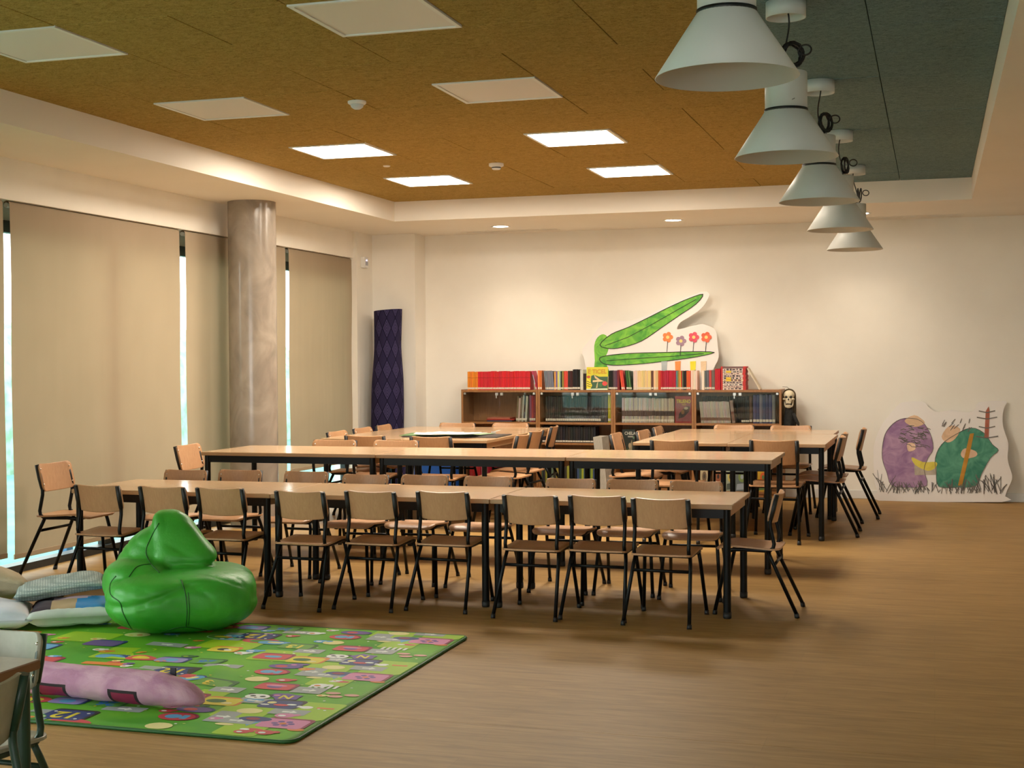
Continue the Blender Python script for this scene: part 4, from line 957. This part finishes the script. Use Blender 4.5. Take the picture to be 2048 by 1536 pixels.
# ------------------------------------------------------------------ rolled rug standing in the corner
def rug_mat():
    m = mat('purple_rug', (0.02, 0.018, 0.05), 0.9, 0, 0.15); b = m.node_tree.nodes['Principled BSDF']
    tc = nd(m, 'ShaderNodeTexCoord'); sp = nd(m, 'ShaderNodeSeparateXYZ'); lk(m, tc, 'Object', sp, 0)
    at = nd(m, 'ShaderNodeMath', operation='ARCTAN2'); lk(m, sp, 'Y', at, 0); lk(m, sp, 'X', at, 1)
    def math_(op, a, bv=None, bl=None):
        n = nd(m, 'ShaderNodeMath', operation=op); lk(m, a, 0, n, 0)
        if bl is not None: lk(m, bl, 0, n, 1)
        elif bv is not None: n.inputs[1].default_value = bv
        return n
    u = math_('MULTIPLY', at, 1.55)
    zz = nd(m, 'ShaderNodeMath', operation='MULTIPLY'); lk(m, sp, 'Z', zz, 0); zz.inputs[1].default_value = 4.6
    def tri(n): return math_('ABSOLUTE', math_('SUBTRACT', math_('FRACT', n), 0.5))
    d = math_('ADD', tri(u), bl=tri(zz))                    # 0 at lattice corners ... 1 at centres
    ring = math_('SINE', math_('MULTIPLY', d, 44.0))
    line = math_('GREATER_THAN', ring, 0.35)
    near = math_('LESS_THAN', math_('ABSOLUTE', math_('SUBTRACT', d, 0.5)), 0.035)
    out = math_('GREATER_THAN', d, 0.5)
    sel = math_('MULTIPLY', line, bl=out)
    r = nd(m, 'ShaderNodeMix', data_type='RGBA'); lk(m, sel, 0, r, 0)
    r.inputs[6].default_value = (0.022, 0.018, 0.055, 1); r.inputs[7].default_value = (0.066, 0.055, 0.135, 1)
    r2 = nd(m, 'ShaderNodeMix', data_type='RGBA'); lk(m, near, 0, r2, 0); lk(m, r, 2, r2, 6); r2.inputs[7].default_value = (0.006, 0.005, 0.018, 1)
    lk(m, r2, 2, b, 'Base Color')
    n = nd(m, 'ShaderNodeTexNoise', i_Scale=150.0); lk(m, tc, 'Object', n, 'Vector')
    bp = nd(m, 'ShaderNodeBump', i_Strength=0.3, i_Distance=0.004); lk(m, n, 0, bp, 'Height'); lk(m, bp, 0, b, 'Normal')
    return m
rug = MB(); vs = []; fs = []; nu = 40; nz = 34; HR = 1.93
for j in range(nz + 1):
    z = HR * j / nz; q = 1 - j / nz
    for i in range(nu + 1):
        a = 2 * PI * i / nu * 1.04 + 2.6
        r = 0.150 + 0.006 * math.sin(z * 7) + 0.055 * q ** 1.6 * max(0, math.cos(a - 3.3)) + 0.040 * q ** 1.5 - 0.012 * i / nu + 0.006 * noise.noise(Vector((math.cos(a) * 2, math.sin(a) * 2, z * 3)))
        vs.append((r * math.cos(a) - 0.006 * q + 0.03 * q * 0, r * math.sin(a), z + (0.012 * math.cos(a) * j / nz)))
for j in range(nz):
    for i in range(nu): q = j * (nu + 1) + i; fs.append((q, q + 1, q + nu + 2, q + nu + 1))
rug.add(vs, fs, 0, True)
t = thing('rolled_rug', 'dark purple rug with diamond pattern rolled up and standing in the corner', 'rug', (-5.505, 13.535, 0.0))
rug.build('outer_layer', rug_mat(), t)
sp = MB(); pts = []
for k in range(90):
    a = k * 0.28; r = 0.012 + 0.128 * k / 90
    pts.append((r * math.cos(a), r * math.sin(a)))
vs = [(x, y, HR - 0.012 + 0.010 * (x / 0.15)) for x, y in pts] + [(x, y, HR - 0.5) for x, y in pts]; n = len(pts)
sp.add(vs, [(i, i + 1, n + i + 1, n + i) for i in range(n - 1)], 0, True)
sp.build('inner_layers', mat('rug_back', (0.022, 0.016, 0.045), 0.95), t)
MB().disc(0.135, HR - 0.05, 24).build('core', mat('rug_core', (0.012, 0.009, 0.026), 1.0), t)

# ------------------------------------------------------------------ play mat
MX0, MX1, MY0, MY1 = -4.90, -2.245, 4.555, 6.555
def hmat(x, y):
    h = 0.0
    h += 0.012 * math.exp(-((x + 3.06 + 0.25 * (y - 5.4)) / 0.07) ** 2) * math.exp(-((y - 5.42) / 0.22) ** 2)
    h += 0.008 * math.exp(-((x + 3.62 + 0.4 * (y - 5.8)) / 0.06) ** 2) * math.exp(-((y - 5.72) / 0.25) ** 2)
    return 0.012 + h
t = thing('play_mat', 'green printed play mat lying on the wooden floor', 'play mat', (0, 0, 0)); pm = t
def matrow(v):
    return corner(v, MY0, MY1, (MX1 - MX0) / 2, 0.05)
vs_ = [MY0, MY0 + 0.004, MY0 + 0.015, MY0 + 0.03, MY0 + 0.05]; n = 60
vs_ = vs_ + [MY0 + 0.05 + (MY1 - MY0 - 0.1) * k / n for k in range(1, n)] + [MY1 - 0.05, MY1 - 0.03, MY1 - 0.015, MY1 - 0.004, MY1]
cxm = (MX0 + MX1) / 2
MB().panel([(v, matrow(v)) for v in vs_], 70, lambda x, v: (x + cxm, v, hmat(x + cxm, v)), lambda x, v: (0, 0, -hmat(x + cxm, v) + 0.0005)).build('mat_sheet', noisy('mat_green', lin((72, 158, 40)), lin((116, 184, 38)), 2.2, rough=0.6, spec=0.3), t)
per = [(x + cxm, v) for v in vs_ for x in (matrow(v),)] ; perl = [(-x + 2 * cxm, v) for x, v in reversed(per)]
loop = per + perl
MB().tube([(x, y, 0.0075) for x, y in loop], 0.007, 6, closed=True).build('edge_binding', mat('dark_green_binding', lin((34, 92, 40)), 0.5), t)
pr = MB(); PC = []; DOTS = MB()
def pic(nm='printed_picture'):
    global pr, PC
    if pr.f: pr.build(nm, [flat(c, 0.6) for c in PC], pm)
    pr = MB(); PC = []
LV = [0]
def pcol(c):
    if c not in PC: PC.append(c)
    return PC.index(c)
def poly(pts, c, lv):
    if not all(MX0 + 0.012 < x < MX1 - 0.012 and MY0 + 0.012 < y < MY1 - 0.012 for x, y in pts): 
        pts = [(min(max(x, MX0 + 0.013), MX1 - 0.013), min(max(y, MY0 + 0.013), MY1 - 0.013)) for x, y in pts]
        if max(p[1] for p in pts) - min(p[1] for p in pts) < 0.02 or max(p[0] for p in pts) - min(p[0] for p in pts) < 0.02: return
    LV[0] += 1; z = 0.0012 + 0.00035 * lv + 0.000006 * (LV[0] % 50)
    cx = sum(p[0] for p in pts) / len(pts); cy = sum(p[1] for p in pts) / len(pts)
    v = [(x, y, hmat(x, y) + z) for x, y in pts] + [(cx, cy, hmat(cx, cy) + z)]
    k = len(pts); pr.add(v, [(i, (i + 1) % k, k) for i in range(k)], pcol(c))
def rrect(cx, cy, w, h, r=0.02, a=0.0, skew=0.0):
    out = []
    for sx, sy, a0 in ((1, 1, 0), (-1, 1, PI / 2), (-1, -1, PI), (1, -1, 3 * PI / 2)):
        for k in range(4):
            an = a0 + PI / 2 * k / 3; x = sx * (w / 2 - r) + r * math.cos(an); y = sy * (h / 2 - r) + r * math.sin(an)
            out.append((cx + x * math.cos(a) - y * math.sin(a), cy + x * math.sin(a) + y * math.cos(a)))
    return out
def pel(cx, cy, rx, ry, n=16): return [(cx + rx * math.cos(2 * PI * k / n), cy + ry * math.sin(2 * PI * k / n)) for k in range(n)]
def ptext(s, cx, cy, size, c, lv):
    me = text_mesh(s, size, M_white, 'tmp', 0.0, bold=size * 0.03)
    if not (MX0 + 0.05 < cx < MX1 - 0.05 and MY0 + 0.06 < cy < MY1 - 0.06): bpy.data.meshes.remove(me); return
    vs = [(cx - v.co.x, cy - v.co.y) for v in me.vertices]
    pr.add([(x, y, hmat(x, y) + 0.0012 + 0.00035 * lv) for x, y in vs], [tuple(p.vertices) for p in me.polygons if abs(p.normal.z) > 0.5], pcol(c)); bpy.data.meshes.remove(me)
NAVY, PINK, MAG, PUR, RED, YEL, PALE, CYAN, GREY, LG, WHITE, ORG, BLK, DG = (34, 58, 120), (214, 132, 176), (140, 30, 70), (104, 78, 150), (206, 70, 76), (222, 206, 50), (230, 222, 150), (96, 168, 214), (160, 168, 168), (158, 200, 20), (236, 240, 236), (222, 130, 50), (24, 28, 26), (40, 100, 36)
# lighter squares of the meadow
k = 0
for j in range(-1, 4):
    y = 4.62 + 0.8 * j
    for (x, dy, w, h) in ((-2.36, 0.35, 0.2, 0.26), (-2.62, 0.28, 0.22, 0.2), (-2.95, 0.45, 0.26, 0.22), (-2.5, 0.05, 0.18, 0.2), (-3.3, 0.62, 0.3, 0.2), (-3.7, 0.3, 0.24, 0.24), (-4.1, 0.6, 0.3, 0.22), (-4.5, 0.2, 0.3, 0.26)):
        poly(rrect(x, y + dy, w, h, 0.02), LG, 0); pic()
rm_ = random.Random(9)
for j in range(-1, 4):
    o = 0.8 * j
    def R_(x, y): return (x, y + o)
    # roads with arrows, zebra crossing
    for (x, y, w, h) in ((-2.66, 4.80, 0.10, 0.16), (-2.58, 4.76, 0.16, 0.08), (-2.44, 4.93, 0.16, 0.08), (-2.66, 5.06, 0.14, 0.08), (-2.52, 5.28, 0.14, 0.10), (-2.86, 5.20, 0.14, 0.09), (-3.38, 4.62, 0.14, 0.18), (-3.10, 4.80, 0.18, 0.07), (-3.6, 5.15, 0.2, 0.08)):
        poly(rrect(*R_(x, y), w, h, 0.006), GREY, 1); pic()
        poly([R_(x - 0.03, y - 0.008), R_(x + 0.01, y - 0.008), R_(x + 0.01, y - 0.02), R_(x + 0.035, y), R_(x + 0.01, y + 0.02), R_(x + 0.01, y + 0.008), R_(x - 0.03, y + 0.008)], WHITE, 2); pic()
    for q in range(5): poly([R_(-2.55 + q * 0.028, 5.33), R_(-2.535 + q * 0.028, 5.33), R_(-2.535 + q * 0.028, 5.38), R_(-2.55 + q * 0.028, 5.38)], WHITE, 2)
    pic()
    def tile(x, y, w, h, c, edge):
        poly(rrect(*R_(x + 0.008, y + 0.010), w + 0.012, h + 0.016, 0.025), edge, 1); poly(rrect(*R_(x, y), w, h, 0.022), c, 2)
    tile(-2.385, 4.765, 0.19, 0.125, PINK, MAG); [poly(pel(*R_(-2.385 + 0.035 * math.cos(q * 1.05), 4.765 + 0.028 * math.sin(q * 1.05)), 0.014, 0.012, 10), PUR, 3) for q in range(6)]; poly(pel(*R_(-2.385, 4.765), 0.014, 0.012, 10), ORG, 4); pic()
    poly(pel(*R_(-2.30, 4.70), 0.035, 0.018), ORG, 1); pic()
    poly(pel(*R_(-2.46, 4.66), 0.045, 0.016), RED, 1); poly(pel(*R_(-2.49, 4.655), 0.02, 0.012), WHITE, 2); pic()
    poly([R_(-2.57, 4.83), R_(-2.45, 4.83), R_(-2.51, 4.70)], CYAN, 1); poly(pel(*R_(-2.52, 4.80), 0.07, 0.035), NAVY, 2); poly(pel(*R_(-2.53, 4.80), 0.03, 0.018), MAG, 3); poly(pel(*R_(-2.60, 4.70), 0.04, 0.016), PALE, 2); pic()
    tile(-2.53, 5.03, 0.165, 0.12, NAVY, BLK); poly(pel(*R_(-2.575, 5.05), 0.02, 0.018, 12), PALE, 3); poly(pel(*R_(-2.52, 5.02), 0.035, 0.016, 10), RED, 4); poly(pel(*R_(-2.48, 5.035), 0.022, 0.012, 10), WHITE, 4); poly(pel(*R_(-2.59, 5.015), 0.02, 0.010, 10), WHITE, 3); pic()
    poly(pel(*R_(-2.405, 5.015), 0.028, 0.022), WHITE, 1); poly(pel(*R_(-2.44, 5.02), 0.014, 0.012), WHITE, 1); poly(rrect(*R_(-2.325, 5.02), 0.075, 0.022, 0.006), ORG, 1); pic()
    poly([R_(-2.56 + (0.075 if q % 2 else 0.055) * math.cos(q * PI / 5), 5.15 + (0.06 if q % 2 else 0.042) * math.sin(q * PI / 5)) for q in range(10)], PUR, 2); ptext('N', -2.56, 5.15 + o, 0.075, YEL, 3); pic()
    poly(pel(*R_(-2.68, 5.125), 0.055, 0.040), WHITE, 3); [poly(pel(*R_(-2.68 + dx, 5.125 + dy), r1, r2, 10), BLK, 4) for dx, dy, r1, r2 in ((-0.022, 0.004, 0.013, 0.011), (0.022, 0.004, 0.013, 0.011), (0, -0.018, 0.007, 0.005))]; [poly(pel(*R_(-2.68 + dx, 5.158), 0.016, 0.012, 10), BLK, 2) for dx in (-0.042, 0.042)]; pic()
    poly(pel(*R_(-2.83, 5.41), 0.055, 0.045), PALE, 2); pic(); poly(pel(*R_(-2.60, 4.905), 0.055, 0.04), PALE, 2); pic()
    poly(pel(*R_(-2.83, 5.555), 0.085, 0.060), MAG, 1); poly(pel(*R_(-2.835, 5.55), 0.078, 0.054), RED, 2); poly(pel(*R_(-2.85, 5.55), 0.035, 0.03, 12), CYAN, 3); poly(rrect(*R_(-2.80, 5.55), 0.03, 0.055, 0.008), CYAN, 3); pic()
    tile(-2.69, 5.30, 0.165, 0.10, RED, MAG); poly(pel(*R_(-2.69, 5.30), 0.035, 0.024), PUR, 3); poly(pel(*R_(-2.69, 5.32), 0.05, 0.014), PINK, 3); pic()
    poly(pel(*R_(-2.82, 4.87), 0.085, 0.045), NAVY, 1); poly(pel(*R_(-2.825, 4.865), 0.078, 0.040), PUR, 2); poly(pel(*R_(-2.84, 4.865), 0.03, 0.02), RED, 3); pic()
    tile(-2.97, 5.28, 0.17, 0.10, (96, 158, 46), DG); ptext('13', -2.97, 5.28 + o, 0.095, YEL, 3); pic()
    tile(-2.79, 5.01, 0.17, 0.115, YEL, ORG); poly(pel(*R_(-2.81, 5.015), 0.045, 0.028), DG, 3); poly(pel(*R_(-2.75, 4.99), 0.024, 0.016), PALE, 4); pic()
    tile(-2.975, 5.04, 0.17, 0.11, RED, MAG); poly(pel(*R_(-2.97, 5.04), 0.045, 0.022), CYAN, 3); pic()
    poly(pel(*R_(-3.12, 5.335), 0.085, 0.045), NAVY, 1); poly(pel(*R_(-3.12, 5.33), 0.078, 0.038), CYAN, 2); poly(pel(*R_(-3.11, 5.335), 0.04, 0.016), PALE, 3); pic()
    tile(-3.27, 4.655, 0.19, 0.135, NAVY, BLK); ptext('12', -3.27, 4.655 + o, 0.12, YEL, 4); [poly(pel(*R_(-3.27 + a_, 4.655 + b_), 0.008, 0.007, 8), WHITE, 3) for a_, b_ in ((-0.075, 0.04), (0.075, 0.04), (-0.075, -0.04), (0.07, -0.045))]; pic()
    poly(pel(*R_(-3.20, 5.36), 0.10, 0.055), RED, 1); poly(pel(*R_(-3.19, 5.35), 0.065, 0.032), (80, 146, 44), 2); pic()
    poly(rrect(*R_(-3.71, 4.85), 0.17, 0.08, 0.03), NAVY, 1); poly(rrect(*R_(-3.715, 4.845), 0.16, 0.07, 0.03), CYAN, 2); pic()
    poly(pel(*R_(-3.55, 4.835), 0.08, 0.05), RED, 2); poly(pel(*R_(-3.55, 4.835), 0.045, 0.028), YEL, 3); pic()
    tile(-3.40, 4.85, 0.15, 0.09, (150, 140, 200), NAVY); poly(pel(*R_(-3.40, 4.85), 0.035, 0.03), CYAN, 3); pic()
    tile(-3.22, 4.86, 0.15, 0.09, (90, 156, 60), DG); ptext('26', -3.22, 4.86 + o, 0.085, (40, 110, 200), 3); pic()
    tile(-3.28, 5.125, 0.14, 0.10, YEL, ORG); poly(pel(*R_(-3.28, 5.125), 0.03, 0.024), BLK, 3); poly(pel(*R_(-3.25, 5.115), 0.02, 0.014), WHITE, 4); pic()
    poly(rrect(*R_(-3.66, 4.70), 0.22, 0.05, 0.01), ORG, 1); poly(pel(*R_(-3.63, 4.73), 0.035, 0.03), RED, 2); pic()
    poly(pel(*R_(-3.42, 5.40), 0.10, 0.06), (170, 220, 170), 1); poly(pel(*R_(-3.42, 5.40), 0.092, 0.053), (88, 150, 52), 2); poly(pel(*R_(-3.44, 5.40), 0.04, 0.018), YEL, 3); poly(pel(*R_(-3.39, 5.39), 0.02, 0.014), ORG, 3); pic()
    for dx, dy in ((0, 0), (0.06, 0.035), (-0.03, 0.05)): poly(pel(*R_(-2.37 + dx, 5.21 + dy), 0.034, 0.020), (216, 160, 146), 2)
    pic()
    tile(-3.93, 5.10, 0.18, 0.12, PUR, NAVY); pic()
    tile(-4.2, 4.95, 0.18, 0.12, CYAN, NAVY); pic()
    tile(-4.0, 4.7, 0.17, 0.11, RED, MAG); pic()
    tile(-4.5, 5.2, 0.18, 0.12, YEL, ORG); pic()
    tile(-4.7, 4.8, 0.18, 0.12, PINK, MAG); pic()
    poly(pel(*R_(-3.88, 5.33), 0.07, 0.05), PALE, 2); pic()
    pic()
    for q in range(34):                       # little animals, plants and toys
        x, y = rm_.uniform(MX0 + 0.08, MX1 - 0.06), rm_.uniform(4.6, 5.4); c1, c2 = rm_.choice([(PINK, WHITE), (WHITE, ORG), (RED, WHITE), (CYAN, WHITE), (ORG, YEL), (DG, LG), (DG, RED), (PALE, ORG), (PUR, PINK)])
        r = rm_.uniform(0.016, 0.034); poly(pel(*R_(x, y), r * 1.3, r, 10), c1, 2); poly(pel(*R_(x + r * 1.2, y + r * 0.4), r * 0.6, r * 0.5, 8), c1, 3); poly(pel(*R_(x - r * 0.3, y - r * 0.2), r * 0.5, r * 0.35, 8), c2, 4); pic()
    for q in range(60):
        x, y = rm_.uniform(MX0 + 0.05, MX1 - 0.05), rm_.uniform(4.6, 5.4)
        poly(pel(*R_(x, y), 0.007, 0.006, 6), rm_.choice([PALE, YEL, (170, 200, 90), WHITE]), 1)
    pic('printed_dots')
pic('printed_dots')
for o in pm.children:
    if o.name.startswith('printed_dots'): o['kind'] = 'stuff'

# ------------------------------------------------------------------ bean bag
def remesh_blobs(blobs, vox, smooth_it):
    m = MB()
    for v, f in blobs: m.add(v, f, 0, True)
    me = m.mesh('tmp', M_white); o = bpy.data.objects.new('tmp', me); COL.objects.link(o)
    a = o.modifiers.new('r', 'REMESH'); a.mode = 'VOXEL'; a.voxel_size = vox
    s = o.modifiers.new('s', 'SMOOTH'); s.factor = 0.5; s.iterations = smooth_it
    dg = bpy.context.evaluated_depsgraph_get(); me2 = bpy.data.meshes.new_from_object(o.evaluated_get(dg))
    bpy.data.objects.remove(o); bpy.data.meshes.remove(me)
    return me2
def sup(e):
    def f(p):
        s = (abs(p.x) ** e + abs(p.y) ** e + abs(p.z) ** e) ** (-1 / e); return p * s
    return f
def rotv(bl, M, c):
    c = Vector(c); return ([tuple(c + M @ (Vector(v) - c)) for v in bl[0]], bl[1])
rzb = math.atan2(3.78, 6.33)
bx = Vector((-3.775, 6.36, 0.0))
BL = []
BL.append(blob(0.385, 0.355, 0.158, (0.015, 0, 0.158), 44, 28, fn=sup(3.6)))
BL.append(blob(0.185, 0.22, 0.12, (-0.20, 0.02, 0.25), 28, 18, fn=sup(2.4)))
BL.append(rotv(blob(0.13, 0.16, 0.21, (-0.15, 0.13, 0.36), 28, 20), Matrix.Rotation(0.80, 3, 'Y'), (-0.15, 0.13, 0.36)))
def hoodf(p):
    q = sup(4.2)(p); t_ = (q.z + 1) / 2
    w_ = 0.185 * (1 - t_) + 0.085 * t_; cx_ = 0.055 * (1 - t_) - 0.055 * t_; dy = 0.135 * (1 - t_) + 0.075 * t_
    return Vector((cx_ + w_ * q.x, 0.03 + 0.09 * t_ + dy * q.y, 0.325 + 0.275 * t_))
BL.append(blob(1, 1, 1, (0, 0, 0), 36, 26, fn=hoodf))
bme = remesh_blobs(BL, 0.012, 2)
for v in bme.vertices:
    p = v.co
    n = noise.noise(Vector((p.x * 5 + 3, p.y * 5, p.z * 8))) * 0.011 - (1 - abs(noise.noise(Vector((p.x * 6 + p.z * 6 + 5, p.y * 6, p.z * 7)))) * 2) ** 4 * 0.007
    crease = -0.016 * math.exp(-((p.z - 0.215 - 0.05 * math.sin(p.x * 7 + 0.6)) / 0.016) ** 2) * (1 if p.x < 0.1 else max(0, 1 - (p.x - 0.1) * 8)) * (1 if p.y < 0 else 0)
    d = Vector((p.x, p.y, 0.3 * (p.z - 0.2)));
    if d.length > 1e-4: v.co += d.normalized() * (n + crease) * (1 if p.z > 0.03 else 0.2)
    if v.co.z < 0.02: v.co.z = max(0.0, v.co.z * 0.6)
    if v.co.z < 0.15: q_ = 1 - 0.20 * (1 - v.co.z / 0.15) ** 1.8; v.co.x = (v.co.x - 0.02) * q_ + 0.02; v.co.y *= q_
for p in bme.polygons: p.use_smooth = True
M_bag = noisy('green_leatherette', (0.030, 0.29, 0.020), (0.052, 0.38, 0.035), 5, rough=0.44, bump=0.12, bscale=70, spec=0.55)
bme.materials.clear(); bme.materials.append(M_bag); bme.name = 'bag_body'
ZM = 0.0175
t = thing('bean_bag', 'crumpled green leatherette bean bag on the play mat', 'bean bag', (bx.x, bx.y, ZM), rzb)
body = obj('bag_body', bme, t)
bvh = BVHTree.FromPolygons([v.co for v in bme.vertices], [tuple(p.vertices) for p in bme.polygons])
Mb = Matrix.Translation((bx.x, bx.y, ZM)) @ Matrix.Rotation(rzb, 4, 'Z'); Mi = Mb.inverted()
def seam(pix, r=0.0028, nm='seam'):
    pts = []
    ex = [pix[0]] + list(pix) + [pix[-1]]
    for i in range(len(pix) - 1):
        for k in range(10):
            s = k / 10; p0, p1, p2, p3 = [Vector(q) for q in ex[i:i + 4]]
            v_ = 0.5 * ((2 * p1) + (p2 - p0) * s + (2 * p0 - 5 * p1 + 4 * p2 - p3) * s * s + (3 * p1 - p0 - 3 * p2 + p3) * s ** 3)
            d = ray(v_.x, v_.y)
            o_ = Mi @ CPOS; dd = (Mi.to_3x3() @ d).normalized(); h = bvh.ray_cast(o_, dd)
            if h[0] is not None: pts.append(h[0] + h[1] * 0.0008)
    # drop jumps to another fold
    segs = [[]]
    for p in pts:
        if segs[-1] and (p - segs[-1][-1]).length > 0.06: segs.append([])
        segs[-1].append(p)
    for sg in segs:
        if len(sg) > 3: MB().tube(sg, r, 6).build(nm, mat('green_seam', (0.006, 0.10, 0.01), 0.5), t)
seam([(232, 1152), (221, 1168), (222, 1190), (240, 1205), (246, 1225), (262, 1255), (290, 1288)])
seam([(290, 1288), (318, 1268), (350, 1256), (378, 1254), (420, 1262)])
seam([(362, 1160), (370, 1185), (374, 1220), (372, 1256)])
seam([(376, 1185), (379, 1220), (377, 1252)], 0.002)
seam([(318, 1046), (302, 1075), (292, 1102), (300, 1125), (320, 1147)])
seam([(258, 1154), (275, 1133), (305, 1128)])

# ------------------------------------------------------------------ cushions
def cushion(name, label, w, d, th, mats, loc, rot, group=None, pick=None, n=26, wr=0.006, seed=0, drape=None, cat='cushion'):
    vs = []; fs = []; mi = []
    for side in (1, -1):
        for j in range(n + 1):
            for i in range(n + 1):
                u, v = 2 * i / n - 1, 2 * j / n - 1
                pin = 1 - 0.07 * (1 - v * v) * abs(u) ** 3; pin2 = 1 - 0.07 * (1 - u * u) * abs(v) ** 3
                x = w / 2 * u * pin; y = d / 2 * v * pin2
                b = max(0.0, (1 - u ** 4) * (1 - v ** 4)) ** 0.55
                z = side * th / 2 * b + 0.004 * side * (b > 0)
                z += side * wr * b * noise.noise(Vector((x * 9 + seed, y * 9, side * 2))) * 2
                e = max(abs(u), abs(v))
                if e > 0.75: z += side * wr * 0.4 * math.sin((math.atan2(v, u)) * 26 + seed) * (1 - e) * 4 * b
                if drape: z += drape(x, y)
                vs.append((x, y, z))
    N = (n + 1) ** 2
    m = MB()
    for side in (0, 1):
        for j in range(n):
            for i in range(n):
                a = side * N + j * (n + 1) + i; f = (a, a + 1, a + n + 2, a + n + 1)
                m.f.append(f if side == 0 else f[::-1]); m.sm.append(True)
                m.mi.append(pick(2 * (i + .5) / n - 1, 2 * (j + .5) / n - 1, side) if pick else 0)
    per = [i for i in range(n)] + [i * (n + 1) + n for i in range(n)] + [n * (n + 1) + n - i for i in range(n)] + [(n - i) * (n + 1) for i in range(n)]
    for k in range(len(per)): a, b = per[k], per[(k + 1) % len(per)]; m.f.append((a, N + a, N + b, b)); m.sm.append(True); m.mi.append(pick(0, 0, 1) if pick else 0)
    m.v = vs
    o = m.build(name, mats, None, loc); o.rotation_euler = rot
    return tag(o, label, cat, group)
G = 'cushions piled beside the bean bag'
M_beige = noisy('beige_plush', (0.44, 0.36, 0.23), (0.54, 0.45, 0.31), 9, rough=0.9, bump=0.3, bscale=140)
M_lilac = noisy('pale_blue_satin', (0.48, 0.53, 0.62), (0.58, 0.62, 0.70), 6, rough=0.45, bump=0.1, bscale=18)
def waffle():
    m = mat('waffle_knit', (0.44, 0.52, 0.50), 0.9, 0, 0.1); b = m.node_tree.nodes['Principled BSDF']
    tc = nd(m, 'ShaderNodeTexCoord'); ck = nd(m, 'ShaderNodeTexVoronoi', i_Scale=75.0); ck.inputs['Randomness'].default_value = 0.15; lk(m, tc, 'Object', ck, 'Vector')
    r = ramp(m, [(0.15, (0.56, 0.64, 0.62)), (0.6, (0.27, 0.34, 0.33))]); lk(m, ck, 0, r, 0); lk(m, r, 0, b, 'Base Color')
    bp = nd(m, 'ShaderNodeBump', i_Strength=0.6, i_Distance=0.006); bp.invert = True; lk(m, ck, 0, bp, 'Height'); lk(m, bp, 0, b, 'Normal'); return m
pick4 = lambda u, v, s: 5 if s == 1 or v < -0.86 else (0 if u < -0.45 and v < 0.5 else 1 if u < -0.62 else 2 if (v > 0.1 and u < 0.9 and u - v < 0.2) else 3 if u < 0.05 else 4)
cushion('cushion', 'patchwork cushion of pink, navy and blue cloth touching the bean bag', 0.46, 0.42, 0.115,
        [flat((40, 34, 52)), flat((120, 40, 60)), flat((206, 176, 196)), flat((168, 148, 116)), flat((40, 130, 196)), noisy('white_cushion_cloth', (0.55, 0.60, 0.58), (0.66, 0.70, 0.68), 8, rough=0.7)],
        (-4.385, 6.32, ZM + 0.062), (0, 0, 0.55), G, pick4, seed=1, wr=0.007)
cushion('cushion', 'pale blue satin cushion lying flat beside the patchwork one', 0.50, 0.46, 0.12, [M_lilac], (-4.775, 6.085, ZM + 0.065), (0, 0.02, 0.62), G, seed=4, wr=0.010)
cushion('cushion', 'grey green waffle knit cushion resting on two other cushions', 0.48, 0.38, 0.075, [waffle()], (-4.57, 6.46, ZM + 0.168), (0.02, -0.02, 0.62), G, seed=7, wr=0.004, drape=lambda x, y: -0.10 * x * x + 0.015 * math.sin(x * 9))
cushion('cushion', 'beige plush cushion propped up at the window end of the pile', 0.52, 0.46, 0.15, [M_beige], (-5.06, 6.44, ZM + 0.185), (-0.22, 0.24, 0.5), G, seed=9, wr=0.008)

# pink bolster
M_pinkp = noisy('pink_plush', (0.44, 0.21, 0.33), (0.60, 0.36, 0.46), 7, (1, 2.5, 1), 0.85, 0.35, 4, 0.8, bscale=40)
pa, pb = Vector((-2.765, 4.845, 0)), Vector((-3.78, 4.925, 0)); L = (pb - pa).length
m = MB(); nl, na = 64, 36; vs = []
for i in range(nl + 1):
    s = i / nl * L
    r = 0.071 * min(1.0, math.sqrt(max(0.0, 1 - (1 - min(1, s / 0.30)) ** 2.2))) * (1 if s < L - 0.06 else math.sqrt(max(0.02, 1 - ((s - L + 0.06) / 0.06) ** 2)))
    for k in range(na):
        a = 2 * PI * k / na
        rr_ = r * (1 + 0.05 * noise.noise(Vector((s * 16, math.cos(a) * 1.5, math.sin(a) * 1.5))) + 0.025 * noise.noise(Vector((s * 45, math.cos(a) * 2, math.sin(a) * 2))))
        vs.append((s, rr_ * math.cos(a) * 1.06, 0.071 * (0.5 + 0.5 * r / 0.071) + rr_ * math.sin(a) * 0.95))
m.v = vs
for i in range(nl):
    s = (i + .5) / nl * L
    for k in range(na):
        a = 2 * PI * (k + .5) / na; k2 = (k + 1) % na
        m.f.append((i * na + k, i * na + k2, (i + 1) * na + k2, (i + 1) * na + k)); m.sm.append(True)
        inp = PI + 0.05 < a < PI + 1.5 or a > 2 * PI - 1e-3 and False
        pz = 0
        for c in (0.345, 0.70):
            if inp and abs(s - c) < 0.075: pz = 1 if abs(s - c) < 0.058 and a > PI + 0.15 else 2
        m.mi.append(pz)
t = thing('bolster_cushion', 'long pink plush bolster with tapered end lying on the play mat', 'bolster', (pa.x, pa.y, 0.0165), math.atan2(pb.y - pa.y, pb.x - pa.x))
mm = m
for i in range(len(mm.v)):
    x, y, z = mm.v[i]; mm.v[i] = (x, -y, max(z, 0.0))
mm.build('bolster_body', [M_pinkp, flat((130, 20, 62), 0.6), flat((30, 12, 22), 0.7)], t)
MB().box(0.165, 0.190, -0.045, -0.038, 0.085, 0.150).build('strap_loop', flat((34, 30, 46)), t)
